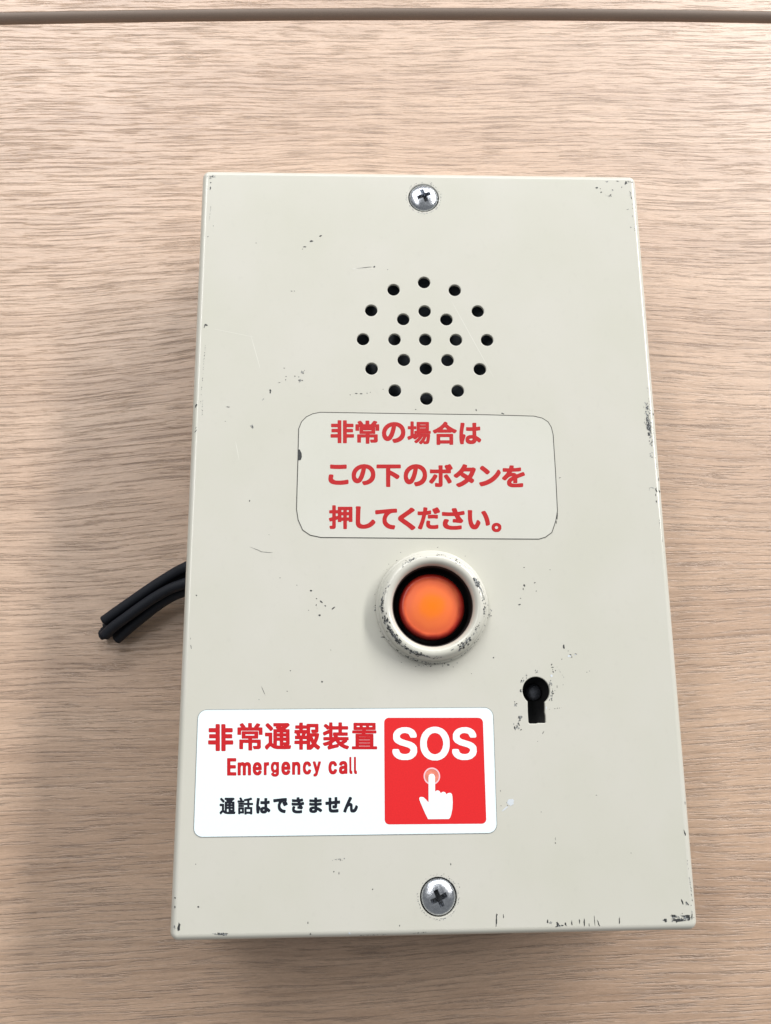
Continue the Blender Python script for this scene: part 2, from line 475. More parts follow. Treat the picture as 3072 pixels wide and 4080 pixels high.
# ------------------------------------------------------------------ the call box
GL = [
    [[549, 1, 668, 0, 687, 11, 691, 23, 694, 239, 975, 241, 992, 248, 999, 261, 999, 376, 992, 389, 979, 395, 699, 396, 692, 401, 691, 464, 696, 471, 931,
     471, 954, 482, 958, 495, 958, 601, 951, 617, 931, 625, 696, 625, 691, 632, 691, 685, 699, 693, 953, 693, 966, 697, 975, 703, 980, 713, 980, 826, 973,
     841, 956, 849, 694, 851, 691, 976, 685, 988, 668, 996, 554, 996, 537, 988, 530, 976, 530, 23, 535, 10], [321, 5, 439, 3, 456, 11, 463, 23, 463, 976,
     456, 991, 439, 999, 325, 999, 306, 989, 301, 976, 301, 857, 297, 849, 46, 849, 29, 841, 22, 829, 22, 713, 27, 703, 37, 697, 49, 693, 293, 693, 301,
     688, 301, 632, 297, 625, 62, 624, 45, 617, 38, 601, 38, 492, 45, 479, 65, 471, 297, 471, 301, 464, 300, 398, 21, 395, 7, 389, 0, 376, 0, 267, 7, 251,
     24, 243, 299, 242, 302, 23, 306, 13]],
    [[450, 1, 562, 0, 577, 5, 585, 14, 588, 260, 594, 268, 763, 268, 771, 263, 769, 181, 635, 179, 613, 169, 609, 159, 610, 121, 634, 61, 645, 48, 663,
     44, 843, 47, 896, 64, 915, 82, 926, 102, 931, 121, 931, 383, 924, 399, 901, 406, 597, 406, 588, 414, 597, 422, 805, 423, 826, 433, 830, 446, 830, 682,
     823, 695, 810, 704, 836, 706, 840, 701, 841, 575, 849, 561, 867, 555, 974, 555, 989, 559, 997, 569, 999, 824, 991, 835, 974, 841, 859, 843, 859, 849,
     909, 909, 909, 947, 891, 964, 805, 989, 759, 986, 658, 859, 652, 843, 590, 842, 582, 846, 581, 976, 574, 991, 555, 999, 445, 998, 431, 993, 422, 979,
     420, 844, 341, 842, 334, 844, 324, 871, 293, 916, 241, 977, 220, 989, 185, 989, 106, 960, 91, 944, 91, 906, 137, 843, 26, 841, 9, 835, 1, 824, 0, 578,
     7, 563, 30, 555, 130, 555, 147, 561, 156, 575, 156, 701, 161, 706, 190, 704, 175, 693, 170, 679, 170, 446, 175, 432, 195, 423, 420, 422, 429, 414,
     420, 406, 102, 406, 80, 399, 73, 383, 75, 61, 85, 51, 102, 47, 206, 47, 227, 57, 232, 71, 234, 266, 424, 268, 429, 260, 429, 20, 436, 8], [331, 549,
     326, 553, 326, 572, 334, 577, 659, 577, 668, 569, 667, 553, 659, 548]],
    [[512, 2, 562, 0, 686, 31, 800, 87, 880, 154, 939, 238, 957, 276, 985, 359, 999, 483, 999, 531, 984, 655, 939, 772, 881, 854, 798, 926, 769, 942, 672,
     983, 551, 999, 503, 999, 372, 979, 247, 923, 154, 849, 73, 746, 61, 721, 18, 618, 0, 490, 8, 340, 29, 261, 69, 182, 115, 133, 175, 99, 220, 90, 268,
     90, 309, 99, 383, 144, 424, 193, 479, 295, 511, 370, 559, 535, 581, 633, 607, 794, 631, 791, 686, 761, 728, 725, 748, 702, 784, 644, 808, 569, 812,
     494, 804, 441, 773, 361, 738, 312, 683, 260, 617, 222, 545, 199, 465, 187, 447, 174, 443, 160, 444, 103, 495, 13], [240, 309, 212, 340, 191, 389, 180,
     441, 188, 524, 215, 599, 266, 678, 330, 739, 410, 784, 415, 776, 393, 663, 338, 467, 283, 347, 261, 319]],
    [[561, 1, 596, 0, 606, 4, 675, 70, 688, 24, 703, 10, 722, 6, 850, 10, 897, 32, 917, 56, 929, 84, 946, 148, 961, 263, 971, 372, 971, 423, 964, 442,
     947, 450, 574, 452, 581, 456, 976, 456, 994, 467, 999, 487, 999, 557, 995, 576, 979, 587, 925, 587, 920, 592, 924, 611, 924, 946, 920, 966, 900, 977,
     418, 977, 404, 972, 394, 946, 394, 611, 398, 592, 393, 587, 318, 587, 304, 579, 297, 557, 302, 464, 280, 451, 275, 458, 276, 646, 283, 651, 365, 651,
     379, 659, 385, 681, 384, 764, 380, 778, 368, 787, 277, 790, 275, 969, 268, 992, 252, 999, 152, 998, 139, 989, 135, 972, 133, 790, 36, 787, 23, 778,
     19, 761, 19, 678, 25, 659, 39, 651, 130, 651, 134, 643, 134, 388, 121, 377, 17, 333, 5, 322, 0, 289, 26, 215, 34, 199, 45, 192, 83, 192, 236, 268,
     296, 212, 343, 208, 405, 252, 481, 322, 482, 314, 423, 244, 356, 187, 302, 148, 297, 120, 304, 97, 355, 49, 396, 45, 465, 92, 546, 172, 600, 240, 648,
     317, 662, 321, 663, 314, 650, 289, 603, 211, 546, 143, 496, 100, 492, 72, 496, 52], [759, 132, 728, 134, 725, 139, 766, 212, 810, 317, 819, 322, 823,
     317, 823, 298, 804, 171, 785, 132], [383, 435, 379, 455, 398, 455, 397, 448], [537, 702, 533, 716, 540, 721, 778, 721, 786, 713, 785, 704, 778, 702],
     [537, 840, 533, 851, 540, 855, 778, 855, 786, 847, 778, 839]],
    [[171, 0, 292, 0, 305, 13, 310, 51, 317, 55, 685, 55, 689, 51, 694, 16, 707, 3, 834, 5, 842, 13, 848, 32, 848, 449, 842, 468, 824, 479, 169, 475, 160,
     468, 154, 449, 154, 29, 160, 10], [314, 200, 309, 207, 309, 327, 314, 334, 682, 334, 689, 330, 690, 207, 685, 200], [69, 493, 119, 492, 206, 535, 227,
     523, 762, 523, 778, 530, 790, 548, 880, 502, 927, 501, 942, 511, 965, 546, 992, 574, 999, 593, 999, 618, 992, 637, 980, 646, 855, 705, 784, 746, 709,
     797, 645, 849, 608, 888, 615, 910, 616, 935, 605, 961, 537, 998, 490, 999, 475, 989, 421, 916, 354, 847, 281, 784, 156, 702, 8, 628, 0, 609, 4, 571,
     57, 501], [407, 668, 503, 758, 602, 672, 595, 667]],
    [[61, 0, 169, 2, 200, 18, 204, 28, 205, 98, 219, 158, 286, 362, 286, 411, 271, 434, 223, 468, 176, 469, 171, 474, 198, 706, 239, 910, 238, 973, 231,
     983, 213, 992, 80, 999, 62, 990, 55, 976, 54, 934, 21, 709, 4, 548, 0, 295, 10, 172, 28, 70, 42, 18], [508, 7, 619, 9, 643, 13, 704, 38, 742, 70, 767,
     109, 786, 158, 875, 87, 885, 83, 933, 83, 950, 94, 998, 172, 999, 225, 982, 249, 888, 324, 782, 386, 771, 618, 776, 623, 919, 638, 951, 650, 958, 664,
     958, 794, 951, 811, 933, 820, 888, 820, 793, 803, 773, 804, 781, 973, 773, 987, 759, 995, 619, 996, 598, 984, 593, 969, 597, 797, 592, 789, 462, 788,
     339, 796, 319, 787, 311, 776, 310, 646, 319, 628, 336, 620, 367, 616, 588, 613, 596, 608, 602, 429, 469, 423, 406, 404, 356, 377, 333, 356, 311, 330,
     287, 277, 283, 249, 287, 144, 314, 88, 353, 52, 407, 24, 465, 9], [517, 182, 486, 191, 461, 211, 458, 225, 478, 246, 537, 265, 581, 262, 608, 253,
     603, 221, 586, 197, 551, 181]],
    [[437, 2, 597, 0, 726, 8, 885, 27, 978, 48, 989, 56, 999, 75, 999, 220, 989, 243, 972, 252, 926, 256, 785, 226, 564, 207, 406, 211, 343, 223, 289,
     245, 254, 270, 234, 297, 229, 335, 254, 427, 254, 473, 243, 493, 206, 505, 131, 513, 77, 513, 44, 504, 26, 476, 13, 419, 0, 327, 0, 270, 14, 193, 60,
     119, 123, 70, 206, 36, 335, 8], [337, 779, 626, 777, 851, 789, 889, 797, 901, 805, 911, 825, 910, 970, 897, 990, 859, 999, 626, 984, 331, 984, 152,
     999, 106, 994, 94, 987, 83, 967, 83, 821, 94, 801, 131, 789]],
    [[413, 1, 538, 0, 554, 8, 560, 18, 565, 38, 566, 519, 633, 482, 798, 363, 820, 352, 864, 352, 883, 362, 932, 427, 942, 457, 942, 484, 935, 508, 900,
     538, 728, 649, 566, 739, 566, 822, 975, 826, 992, 836, 999, 860, 999, 964, 988, 991, 969, 999, 30, 999, 7, 987, 0, 964, 0, 860, 7, 836, 24, 826, 382,
     825, 390, 820, 390, 38, 397, 11]],
    [[373, 2, 464, 0, 506, 8, 545, 30, 561, 55, 572, 111, 573, 597, 898, 595, 921, 607, 925, 620, 926, 746, 994, 782, 999, 792, 999, 835, 956, 918, 908,
     992, 891, 999, 850, 999, 782, 967, 731, 969, 662, 938, 656, 925, 656, 875, 715, 773, 715, 765, 574, 766, 575, 925, 570, 939, 551, 949, 422, 949, 402,
     941, 395, 928, 395, 882, 405, 809, 404, 769, 400, 765, 143, 764, 56, 771, 33, 759, 29, 746, 29, 617, 36, 604, 50, 596, 397, 599, 404, 594, 405, 197,
     400, 174, 394, 169, 374, 169, 316, 179, 268, 179, 251, 170, 244, 157, 251, 31, 257, 18, 278, 7], [83, 147, 130, 146, 149, 156, 255, 292, 307, 372,
     349, 448, 350, 501, 342, 515, 258, 556, 217, 556, 201, 548, 111, 401, 48, 319, 8, 277, 0, 260, 0, 213, 4, 203], [816, 151, 862, 150, 950, 200, 957,
     213, 956, 266, 895, 372, 784, 538, 760, 555, 715, 555, 631, 509, 626, 498, 627, 448, 722, 306, 801, 161]],
    [[223, 0, 276, 3, 364, 36, 460, 82, 595, 166, 684, 239, 774, 175, 817, 171, 851, 182, 919, 259, 923, 312, 911, 333, 825, 398, 915, 550, 998, 746, 999,
     792, 988, 812, 914, 853, 886, 860, 860, 860, 817, 850, 586, 851, 585, 858, 609, 901, 609, 945, 598, 964, 474, 999, 445, 999, 413, 989, 388, 931, 352,
     868, 297, 791, 245, 729, 131, 625, 11, 544, 0, 524, 0, 481, 8, 464, 92, 404, 135, 400, 171, 410, 308, 511, 311, 494, 322, 477, 508, 361, 503, 350,
     439, 302, 323, 231, 236, 192, 142, 160, 116, 146, 108, 126, 108, 90, 116, 73, 199, 7], [647, 510, 467, 614, 423, 623, 464, 677, 474, 681, 744, 679,
     713, 606, 666, 530]],
    [[94, 2, 128, 0, 229, 23, 345, 61, 449, 105, 601, 191, 685, 252, 753, 309, 888, 456, 956, 554, 999, 632, 999, 691, 940, 801, 904, 813, 853, 803, 764,
     654, 704, 576, 639, 505, 558, 433, 460, 363, 280, 269, 182, 236, 12, 193, 0, 170, 1, 117, 61, 17, 77, 5], [350, 580, 381, 578, 410, 586, 480, 658,
     491, 684, 491, 725, 483, 744, 392, 831, 197, 987, 157, 999, 106, 990, 61, 945, 33, 904, 32, 852, 40, 833, 200, 704, 323, 589]],
    [[454, 0, 752, 2, 893, 15, 914, 26, 923, 85, 923, 170, 915, 183, 900, 191, 846, 192, 644, 168, 572, 165, 507, 168, 438, 183, 420, 193, 405, 214, 404,
     224, 416, 248, 444, 282, 485, 310, 484, 210, 492, 196, 514, 188, 640, 189, 658, 196, 667, 214, 666, 404, 756, 445, 990, 532, 999, 546, 999, 597, 959,
     682, 936, 694, 886, 693, 640, 589, 598, 628, 546, 652, 478, 663, 421, 662, 435, 696, 449, 704, 666, 714, 785, 728, 821, 739, 829, 753, 833, 879, 825,
     892, 810, 900, 759, 901, 615, 881, 507, 875, 512, 967, 504, 984, 471, 996, 352, 999, 333, 991, 326, 980, 313, 909, 297, 864, 56, 874, 30, 862, 25,
     848, 25, 733, 34, 714, 56, 704, 214, 700, 220, 696, 122, 567, 4, 448, 0, 438, 0, 387, 12, 368, 88, 318, 99, 314, 150, 315, 169, 326, 234, 400, 278,
     441, 330, 476, 420, 504, 444, 499, 305, 405, 253, 349, 220, 282, 213, 241, 213, 176, 224, 119, 260, 68, 308, 37, 352, 20, 388, 9]],
    [[625, 1, 739, 0, 756, 11, 760, 27, 763, 346, 842, 346, 848, 305, 865, 294, 978, 294, 995, 305, 999, 321, 999, 909, 995, 925, 975, 936, 398, 936, 383,
     928, 377, 912, 375, 796, 298, 794, 293, 801, 293, 972, 288, 989, 272, 999, 159, 998, 148, 991, 142, 975, 140, 796, 34, 793, 19, 786, 13, 770, 13, 678,
     21, 661, 34, 655, 137, 654, 142, 646, 141, 498, 18, 464, 6, 457, 0, 441, 1, 409, 30, 326, 43, 319, 79, 319, 134, 334, 141, 330, 140, 144, 47, 142, 32,
     134, 27, 121, 27, 90, 52, 17, 69, 6, 192, 6, 238, 17, 257, 27, 277, 46, 293, 93, 293, 374, 298, 381, 372, 404, 377, 397, 377, 318, 383, 302, 395, 295,
     514, 295, 527, 305, 534, 346, 607, 346, 609, 27, 613, 11], [536, 490, 532, 498, 533, 573, 607, 574, 607, 492], [765, 490, 760, 498, 762, 573, 842,
     574, 843, 492], [298, 539, 293, 545, 295, 652, 375, 653, 375, 552, 340, 550], [536, 715, 532, 722, 533, 795, 607, 795, 607, 717], [765, 715, 760, 722,
     762, 795, 842, 795, 843, 717]],
    [[322, 1, 429, 0, 563, 14, 676, 41, 760, 76, 860, 132, 937, 192, 999, 260, 999, 311, 986, 332, 918, 397, 881, 407, 856, 407, 816, 396, 762, 338, 693,
     282, 634, 245, 559, 212, 471, 190, 383, 183, 316, 194, 274, 214, 248, 239, 236, 263, 226, 318, 234, 678, 243, 848, 255, 923, 254, 970, 241, 988, 207,
     995, 52, 999, 23, 995, 10, 987, 0, 967, 0, 929, 12, 865, 0, 464, 0, 253, 10, 185, 51, 107, 105, 59, 178, 25, 278, 3]],
    [[801, 2, 838, 0, 871, 13, 910, 127, 910, 171, 903, 190, 870, 202, 785, 210, 711, 230, 630, 269, 572, 323, 534, 393, 523, 463, 526, 503, 548, 573,
     580, 636, 632, 702, 690, 751, 757, 784, 785, 792, 856, 800, 959, 800, 988, 809, 999, 835, 999, 968, 990, 987, 955, 999, 736, 988, 108, 926, 44, 925,
     12, 914, 0, 890, 0, 842, 11, 747, 19, 731, 30, 724, 86, 719, 259, 748, 428, 765, 403, 724, 361, 632, 335, 529, 332, 400, 347, 304, 364, 263, 406, 186,
     489, 104, 588, 49, 701, 15]],
    [[788, 1, 827, 0, 868, 7, 983, 77, 999, 100, 999, 135, 987, 152, 806, 261, 328, 517, 951, 850, 963, 867, 963, 903, 947, 926, 837, 988, 811, 996, 759,
     999, 708, 989, 654, 945, 574, 895, 67, 622, 22, 583, 1, 550, 0, 488, 11, 459, 58, 413, 528, 153, 677, 62, 749, 10]],
    [[133, 1, 161, 0, 187, 10, 217, 77, 311, 357, 385, 649, 548, 678, 591, 690, 604, 706, 605, 833, 594, 851, 571, 858, 545, 858, 441, 835, 423, 837, 439,
     918, 439, 960, 434, 974, 421, 984, 389, 992, 307, 999, 288, 999, 262, 989, 254, 973, 250, 871, 243, 826, 236, 811, 122, 807, 34, 814, 11, 807, 1, 792,
     0, 683, 4, 662, 13, 648, 37, 640, 193, 636, 201, 631, 165, 491, 119, 347, 71, 217, 16, 97, 16, 56, 26, 39], [641, 19, 792, 20, 877, 31, 910, 42, 920,
     56, 924, 104, 924, 183, 920, 197, 906, 208, 887, 212, 737, 192, 636, 192, 591, 203, 566, 217, 547, 248, 560, 323, 560, 364, 552, 380, 525, 390, 474,
     397, 431, 397, 408, 389, 395, 368, 387, 330, 381, 272, 381, 200, 388, 152, 411, 108, 460, 62, 513, 39, 594, 20], [849, 484, 890, 487, 907, 505, 908,
     631, 901, 645, 890, 652, 809, 664, 643, 667, 486, 657, 464, 649, 453, 635, 453, 511, 459, 498, 470, 490, 522, 486, 623, 496, 744, 496], [768, 693,
     815, 696, 871, 723, 884, 737, 913, 736, 968, 757, 989, 768, 998, 782, 999, 826, 985, 857, 910, 984, 897, 995, 877, 999, 835, 995, 786, 971, 773, 953,
     737, 954, 692, 936, 669, 924, 658, 908, 657, 864, 665, 847, 744, 705]],
    [[411, 1, 610, 0, 737, 10, 843, 26, 860, 45, 865, 66, 869, 170, 860, 191, 843, 199, 792, 202, 654, 182, 492, 175, 377, 186, 318, 203, 272, 231, 249,
     272, 249, 299, 262, 336, 304, 407, 304, 447, 295, 464, 270, 475, 180, 493, 136, 493, 104, 485, 64, 414, 36, 326, 36, 228, 44, 181, 64, 147, 95, 103,
     151, 62, 183, 48, 235, 28, 282, 18, 361, 3], [790, 309, 839, 307, 863, 312, 879, 321, 931, 386, 932, 434, 923, 454, 883, 493, 830, 559, 772, 651, 788,
     658, 966, 690, 989, 699, 999, 717, 999, 765, 991, 825, 974, 860, 942, 867, 910, 867, 784, 838, 697, 824, 684, 846, 650, 964, 639, 987, 602, 999, 555,
     999, 452, 985, 440, 978, 432, 964, 431, 913, 469, 812, 464, 804, 290, 803, 77, 820, 25, 817, 9, 808, 0, 792, 0, 667, 10, 649, 21, 642, 247, 628, 547,
     630, 620, 501, 610, 496, 519, 499, 484, 489, 474, 471, 466, 407, 466, 363, 475, 346, 511, 334, 666, 324]],
    [[291, 2, 331, 0, 384, 13, 428, 37, 471, 84, 527, 186, 569, 296, 574, 315, 573, 370, 549, 409, 494, 477, 462, 486, 423, 481, 413, 473, 406, 458, 371,
     343, 332, 264, 310, 240, 285, 262, 260, 307, 238, 370, 220, 456, 209, 543, 202, 656, 202, 840, 209, 895, 208, 966, 193, 988, 147, 999, 44, 999, 20,
     994, 8, 985, 0, 962, 11, 817, 14, 546, 36, 366, 54, 280, 75, 209, 118, 115, 138, 88, 172, 51, 211, 24, 236, 13], [847, 190, 895, 193, 991, 241, 999,
     260, 999, 327, 988, 417, 963, 539, 931, 652, 899, 742, 842, 868, 793, 950, 763, 960, 732, 960, 624, 919, 613, 895, 613, 848, 672, 746, 718, 640, 750,
     543, 778, 429, 797, 331, 809, 225, 823, 198]],
    [[400, 0, 645, 5, 787, 66, 920, 200, 989, 354, 999, 565, 989, 641, 939, 767, 874, 851, 773, 936, 637, 988, 554, 999, 370, 990, 220, 929, 104, 820, 19,
     657, 0, 455, 19, 337, 69, 219, 133, 135, 229, 57], [470, 327, 418, 354, 362, 410, 335, 464, 333, 514, 352, 565, 395, 619, 437, 651, 512, 670, 579,
     643, 620, 609, 656, 556, 674, 489, 647, 422, 604, 367, 537, 327]],
    [[545, 1, 669, 0, 688, 11, 695, 36, 697, 237, 973, 239, 991, 249, 999, 271, 999, 368, 992, 389, 976, 399, 703, 400, 696, 405, 695, 461, 700, 468, 929,
     468, 951, 479, 958, 501, 959, 591, 948, 619, 929, 627, 700, 627, 695, 635, 695, 681, 703, 689, 958, 690, 973, 700, 980, 721, 980, 815, 973, 839, 954,
     850, 697, 852, 695, 963, 687, 986, 669, 996, 550, 996, 531, 986, 523, 963, 523, 36, 530, 11], [320, 4, 443, 3, 462, 13, 470, 36, 470, 963, 463, 988,
     443, 999, 324, 999, 308, 991, 298, 967, 298, 858, 293, 850, 49, 850, 30, 840, 22, 817, 22, 721, 29, 700, 39, 693, 52, 689, 290, 689, 297, 684, 298,
     635, 293, 627, 64, 626, 45, 616, 38, 591, 38, 501, 49, 475, 67, 468, 293, 468, 298, 461, 296, 402, 23, 399, 7, 389, 0, 368, 0, 278, 7, 253, 27, 242,
     295, 240, 298, 36, 305, 14]],
    [[446, 1, 566, 0, 580, 11, 585, 27, 585, 263, 590, 271, 767, 271, 776, 266, 774, 171, 632, 169, 617, 158, 614, 126, 642, 56, 653, 46, 848, 48, 889,
     61, 918, 91, 929, 126, 929, 372, 921, 393, 907, 399, 594, 399, 585, 404, 585, 423, 590, 427, 806, 428, 823, 438, 828, 455, 828, 672, 824, 688, 813,
     698, 193, 699, 175, 688, 171, 672, 171, 455, 178, 436, 193, 428, 426, 427, 431, 423, 431, 404, 423, 399, 96, 399, 80, 391, 73, 372, 73, 75, 78, 59,
     96, 48, 207, 48, 221, 58, 226, 75, 229, 270, 426, 271, 432, 263, 432, 24], [325, 543, 320, 551, 321, 579, 325, 584, 663, 584, 672, 579, 672, 547, 666,
     543], [15, 563, 131, 562, 143, 570, 150, 586, 150, 707, 155, 715, 837, 715, 846, 710, 846, 589, 853, 570, 865, 562, 983, 563, 994, 573, 999, 589, 998,
     819, 992, 832, 980, 839, 843, 841, 904, 915, 908, 940, 904, 953, 893, 963, 809, 989, 771, 989, 757, 980, 663, 858, 656, 842, 649, 839, 580, 842, 578,
     975, 573, 988, 562, 998, 444, 999, 432, 991, 425, 972, 424, 844, 416, 839, 330, 841, 316, 876, 235, 977, 218, 989, 176, 989, 110, 963, 96, 950, 91,
     937, 95, 911, 128, 873, 147, 841, 19, 839, 5, 828, 0, 812, 0, 589, 5, 573]],
    [[56, 1, 99, 0, 109, 5, 158, 70, 202, 116, 214, 123, 283, 74, 333, 47, 383, 30, 456, 17, 763, 13, 935, 20, 963, 24, 973, 30, 999, 118, 998, 148, 985,
     165, 926, 167, 921, 171, 936, 191, 946, 221, 945, 747, 938, 761, 929, 766, 810, 766, 792, 777, 886, 848, 938, 896, 946, 914, 946, 941, 930, 967, 900,
     991, 882, 999, 343, 996, 330, 991, 323, 971, 323, 888, 328, 874, 340, 866, 421, 865, 413, 838, 414, 811, 419, 797, 473, 767, 340, 766, 330, 761, 323,
     747, 321, 226, 290, 244, 285, 251, 285, 611, 277, 631, 264, 636, 23, 636, 11, 631, 4, 618, 3, 515, 11, 498, 23, 493, 136, 493, 144, 488, 144, 255, 55,
     183, 9, 135, 0, 115, 0, 81, 7, 65, 47, 8], [518, 151, 465, 157, 461, 161, 464, 318, 468, 326, 556, 326, 564, 321, 564, 175, 576, 151], [691, 151, 703,
     174, 706, 172, 711, 155], [763, 277, 704, 281, 703, 324, 803, 324, 803, 278], [468, 456, 464, 464, 464, 481, 468, 486, 556, 486, 564, 481, 564, 461,
     559, 456], [706, 456, 702, 464, 702, 481, 706, 486, 797, 486, 805, 481, 805, 461, 800, 456], [468, 613, 464, 621, 468, 639, 556, 639, 564, 634, 564,
     618, 559, 613], [706, 613, 702, 621, 706, 639, 797, 639, 805, 634, 805, 618, 800, 613], [207, 697, 249, 696, 262, 703, 312, 754, 319, 771, 318, 801,
     285, 848, 155, 976, 130, 992, 89, 991, 32, 944, 25, 927, 26, 898, 36, 879], [634, 853, 620, 864, 654, 864]],
    [[593, 1, 635, 0, 651, 7, 701, 44, 764, 106, 820, 56, 890, 10, 935, 10, 944, 13, 998, 84, 999, 116, 991, 132, 905, 189, 856, 237, 910, 355, 938, 437,
     964, 545, 964, 574, 957, 590, 906, 611, 626, 608, 618, 616, 618, 813, 626, 821, 793, 821, 800, 816, 801, 752, 796, 745, 783, 741, 667, 744, 655, 737,
     649, 724, 649, 695, 672, 631, 682, 616, 837, 614, 890, 625, 916, 639, 932, 666, 939, 689, 938, 937, 931, 950, 919, 954, 493, 954, 484, 950, 477, 937,
     472, 896, 339, 897, 331, 902, 331, 978, 323, 994, 311, 999, 203, 998, 189, 978, 187, 899, 49, 897, 39, 892, 32, 877, 32, 787, 40, 771, 52, 767, 184,
     767, 189, 759, 188, 731, 17, 728, 8, 724, 0, 705, 0, 622, 5, 608, 17, 598, 67, 596, 100, 523, 93, 518, 40, 518, 28, 511, 22, 495, 22, 412, 26, 399,
     40, 388, 184, 388, 189, 383, 189, 345, 181, 340, 11, 338, 0, 320, 1, 227, 8, 215, 17, 210, 188, 208, 189, 27, 197, 11, 210, 6, 314, 6, 325, 14, 331,
     30, 333, 208, 471, 210, 476, 202, 476, 27, 482, 11, 493, 3], [619, 182, 619, 324, 669, 234, 654, 213], [336, 341, 331, 348, 331, 383, 336, 388, 468,
     388, 476, 383, 476, 345, 471, 341], [755, 376, 710, 472, 714, 480, 789, 480, 797, 475, 771, 402, 761, 379], [251, 519, 244, 526, 221, 596, 297, 596,
     292, 577, 264, 523], [421, 519, 420, 526, 455, 593, 462, 598, 474, 596, 474, 521], [336, 729, 331, 737, 331, 762, 336, 767, 471, 768, 475, 765, 476,
     733, 471, 729]],
    [[213, 1, 246, 0, 363, 34, 586, 83, 608, 100, 610, 144, 614, 154, 716, 86, 817, 39, 913, 10, 941, 10, 956, 20, 976, 55, 999, 84, 997, 125, 979, 138,
     871, 168, 798, 204, 924, 280, 933, 292, 932, 334, 970, 335, 987, 346, 990, 355, 987, 450, 967, 462, 589, 462, 568, 498, 576, 503, 932, 503, 948, 509,
     956, 523, 956, 612, 951, 623, 932, 632, 741, 633, 737, 640, 737, 722, 745, 730, 951, 730, 964, 734, 975, 751, 975, 842, 967, 853, 951, 860, 739, 861,
     736, 982, 727, 994, 713, 999, 617, 999, 600, 988, 597, 868, 592, 860, 373, 861, 371, 982, 363, 993, 351, 999, 259, 999, 241, 988, 237, 861, 180, 906,
     125, 942, 87, 938, 35, 890, 32, 880, 35, 846, 116, 781, 163, 731, 202, 728, 233, 755, 238, 751, 233, 734, 21, 641, 3, 627, 0, 618, 0, 590, 17, 545,
     29, 523, 46, 512, 75, 513, 221, 581, 237, 583, 238, 479, 243, 463, 30, 459, 16, 444, 16, 352, 24, 342, 37, 335, 249, 335, 260, 333, 259, 330, 148,
     285, 18, 252, 3, 242, 0, 232, 1, 201, 41, 147, 59, 133, 97, 133, 224, 169, 216, 141, 185, 121, 175, 109, 176, 71, 198, 14], [367, 171, 367, 235, 481,
     307, 491, 303, 513, 266, 556, 213, 551, 206], [678, 289, 651, 314, 640, 334, 752, 333, 722, 311], [367, 463, 372, 479, 373, 728, 595, 729, 595, 634,
     405, 632, 387, 621, 384, 520, 392, 509, 408, 501, 414, 466, 408, 462]],
    [[26, 2, 964, 0, 994, 8, 999, 19, 999, 95, 991, 112, 964, 118, 864, 118, 856, 123, 856, 562, 851, 576, 821, 584, 541, 584, 533, 589, 541, 595, 941,
     595, 971, 602, 976, 614, 976, 693, 964, 708, 564, 712, 557, 717, 564, 722, 911, 722, 938, 728, 946, 745, 946, 977, 941, 991, 911, 999, 98, 999, 68,
     991, 63, 977, 63, 745, 71, 728, 98, 722, 408, 722, 416, 717, 408, 712, 48, 712, 17, 704, 13, 690, 13, 617, 21, 599, 48, 595, 388, 595, 395, 589, 388,
     584, 175, 584, 147, 575, 143, 562, 143, 123, 135, 118, 31, 117, 5, 110, 0, 99, 0, 19, 8, 5], [278, 118, 273, 126, 281, 131, 714, 131, 722, 126, 714,
     118], [278, 235, 273, 240, 281, 245, 714, 245, 722, 240, 714, 235], [278, 349, 273, 354, 281, 360, 714, 360, 722, 354, 714, 349], [278, 464, 276, 468,
     281, 470, 719, 468, 714, 464], [198, 840, 193, 849, 193, 876, 198, 881, 301, 881, 309, 876, 309, 845, 304, 840], [441, 840, 436, 849, 436, 876, 441,
     881, 551, 881, 559, 876, 559, 845, 554, 840], [691, 840, 686, 849, 686, 876, 691, 881, 804, 881, 812, 876, 812, 845, 807, 840]],
    [[62, 1, 92, 0, 108, 7, 161, 76, 199, 115, 214, 123, 286, 73, 330, 50, 387, 30, 462, 17, 506, 13, 860, 16, 954, 23, 974, 35, 999, 117, 998, 154, 991,
     165, 979, 171, 924, 173, 939, 197, 946, 220, 945, 749, 938, 761, 922, 767, 807, 767, 794, 776, 883, 842, 941, 897, 946, 908, 946, 941, 926, 969, 897,
     991, 875, 999, 349, 996, 329, 988, 323, 971, 323, 885, 326, 872, 346, 860, 418, 859, 413, 838, 417, 796, 463, 769, 346, 767, 330, 761, 323, 749, 321,
     229, 315, 229, 285, 253, 285, 614, 279, 630, 258, 638, 30, 638, 9, 630, 3, 614, 3, 511, 9, 498, 26, 490, 136, 489, 144, 484, 143, 256, 58, 188, 6,
     134, 0, 121, 4, 71, 44, 15], [512, 156, 468, 162, 463, 167, 464, 319, 471, 324, 559, 324, 564, 316, 564, 177, 569, 157], [697, 156, 703, 173, 709,
     159], [756, 282, 703, 285, 703, 322, 803, 323, 803, 283], [468, 460, 464, 468, 468, 483, 556, 483, 564, 478, 564, 465, 559, 460], [706, 460, 702, 468,
     706, 483, 797, 483, 805, 478, 805, 465, 800, 460], [468, 616, 464, 624, 468, 635, 556, 635, 564, 630, 559, 616], [706, 616, 702, 624, 706, 635, 797,
     635, 805, 630, 800, 616], [213, 693, 243, 691, 255, 696, 294, 733, 318, 762, 318, 802, 291, 838, 238, 895, 150, 978, 124, 992, 86, 988, 29, 938, 25,
     928, 26, 891, 171, 738, 197, 703]],
    [[455, 1, 561, 0, 575, 10, 579, 39, 586, 43, 798, 43, 808, 16, 824, 6, 925, 6, 941, 17, 945, 35, 945, 412, 941, 431, 925, 442, 770, 442, 762, 450,
     764, 548, 979, 550, 993, 558, 999, 577, 999, 656, 995, 672, 983, 681, 770, 683, 762, 687, 764, 817, 881, 848, 928, 864, 941, 874, 945, 893, 941, 922,
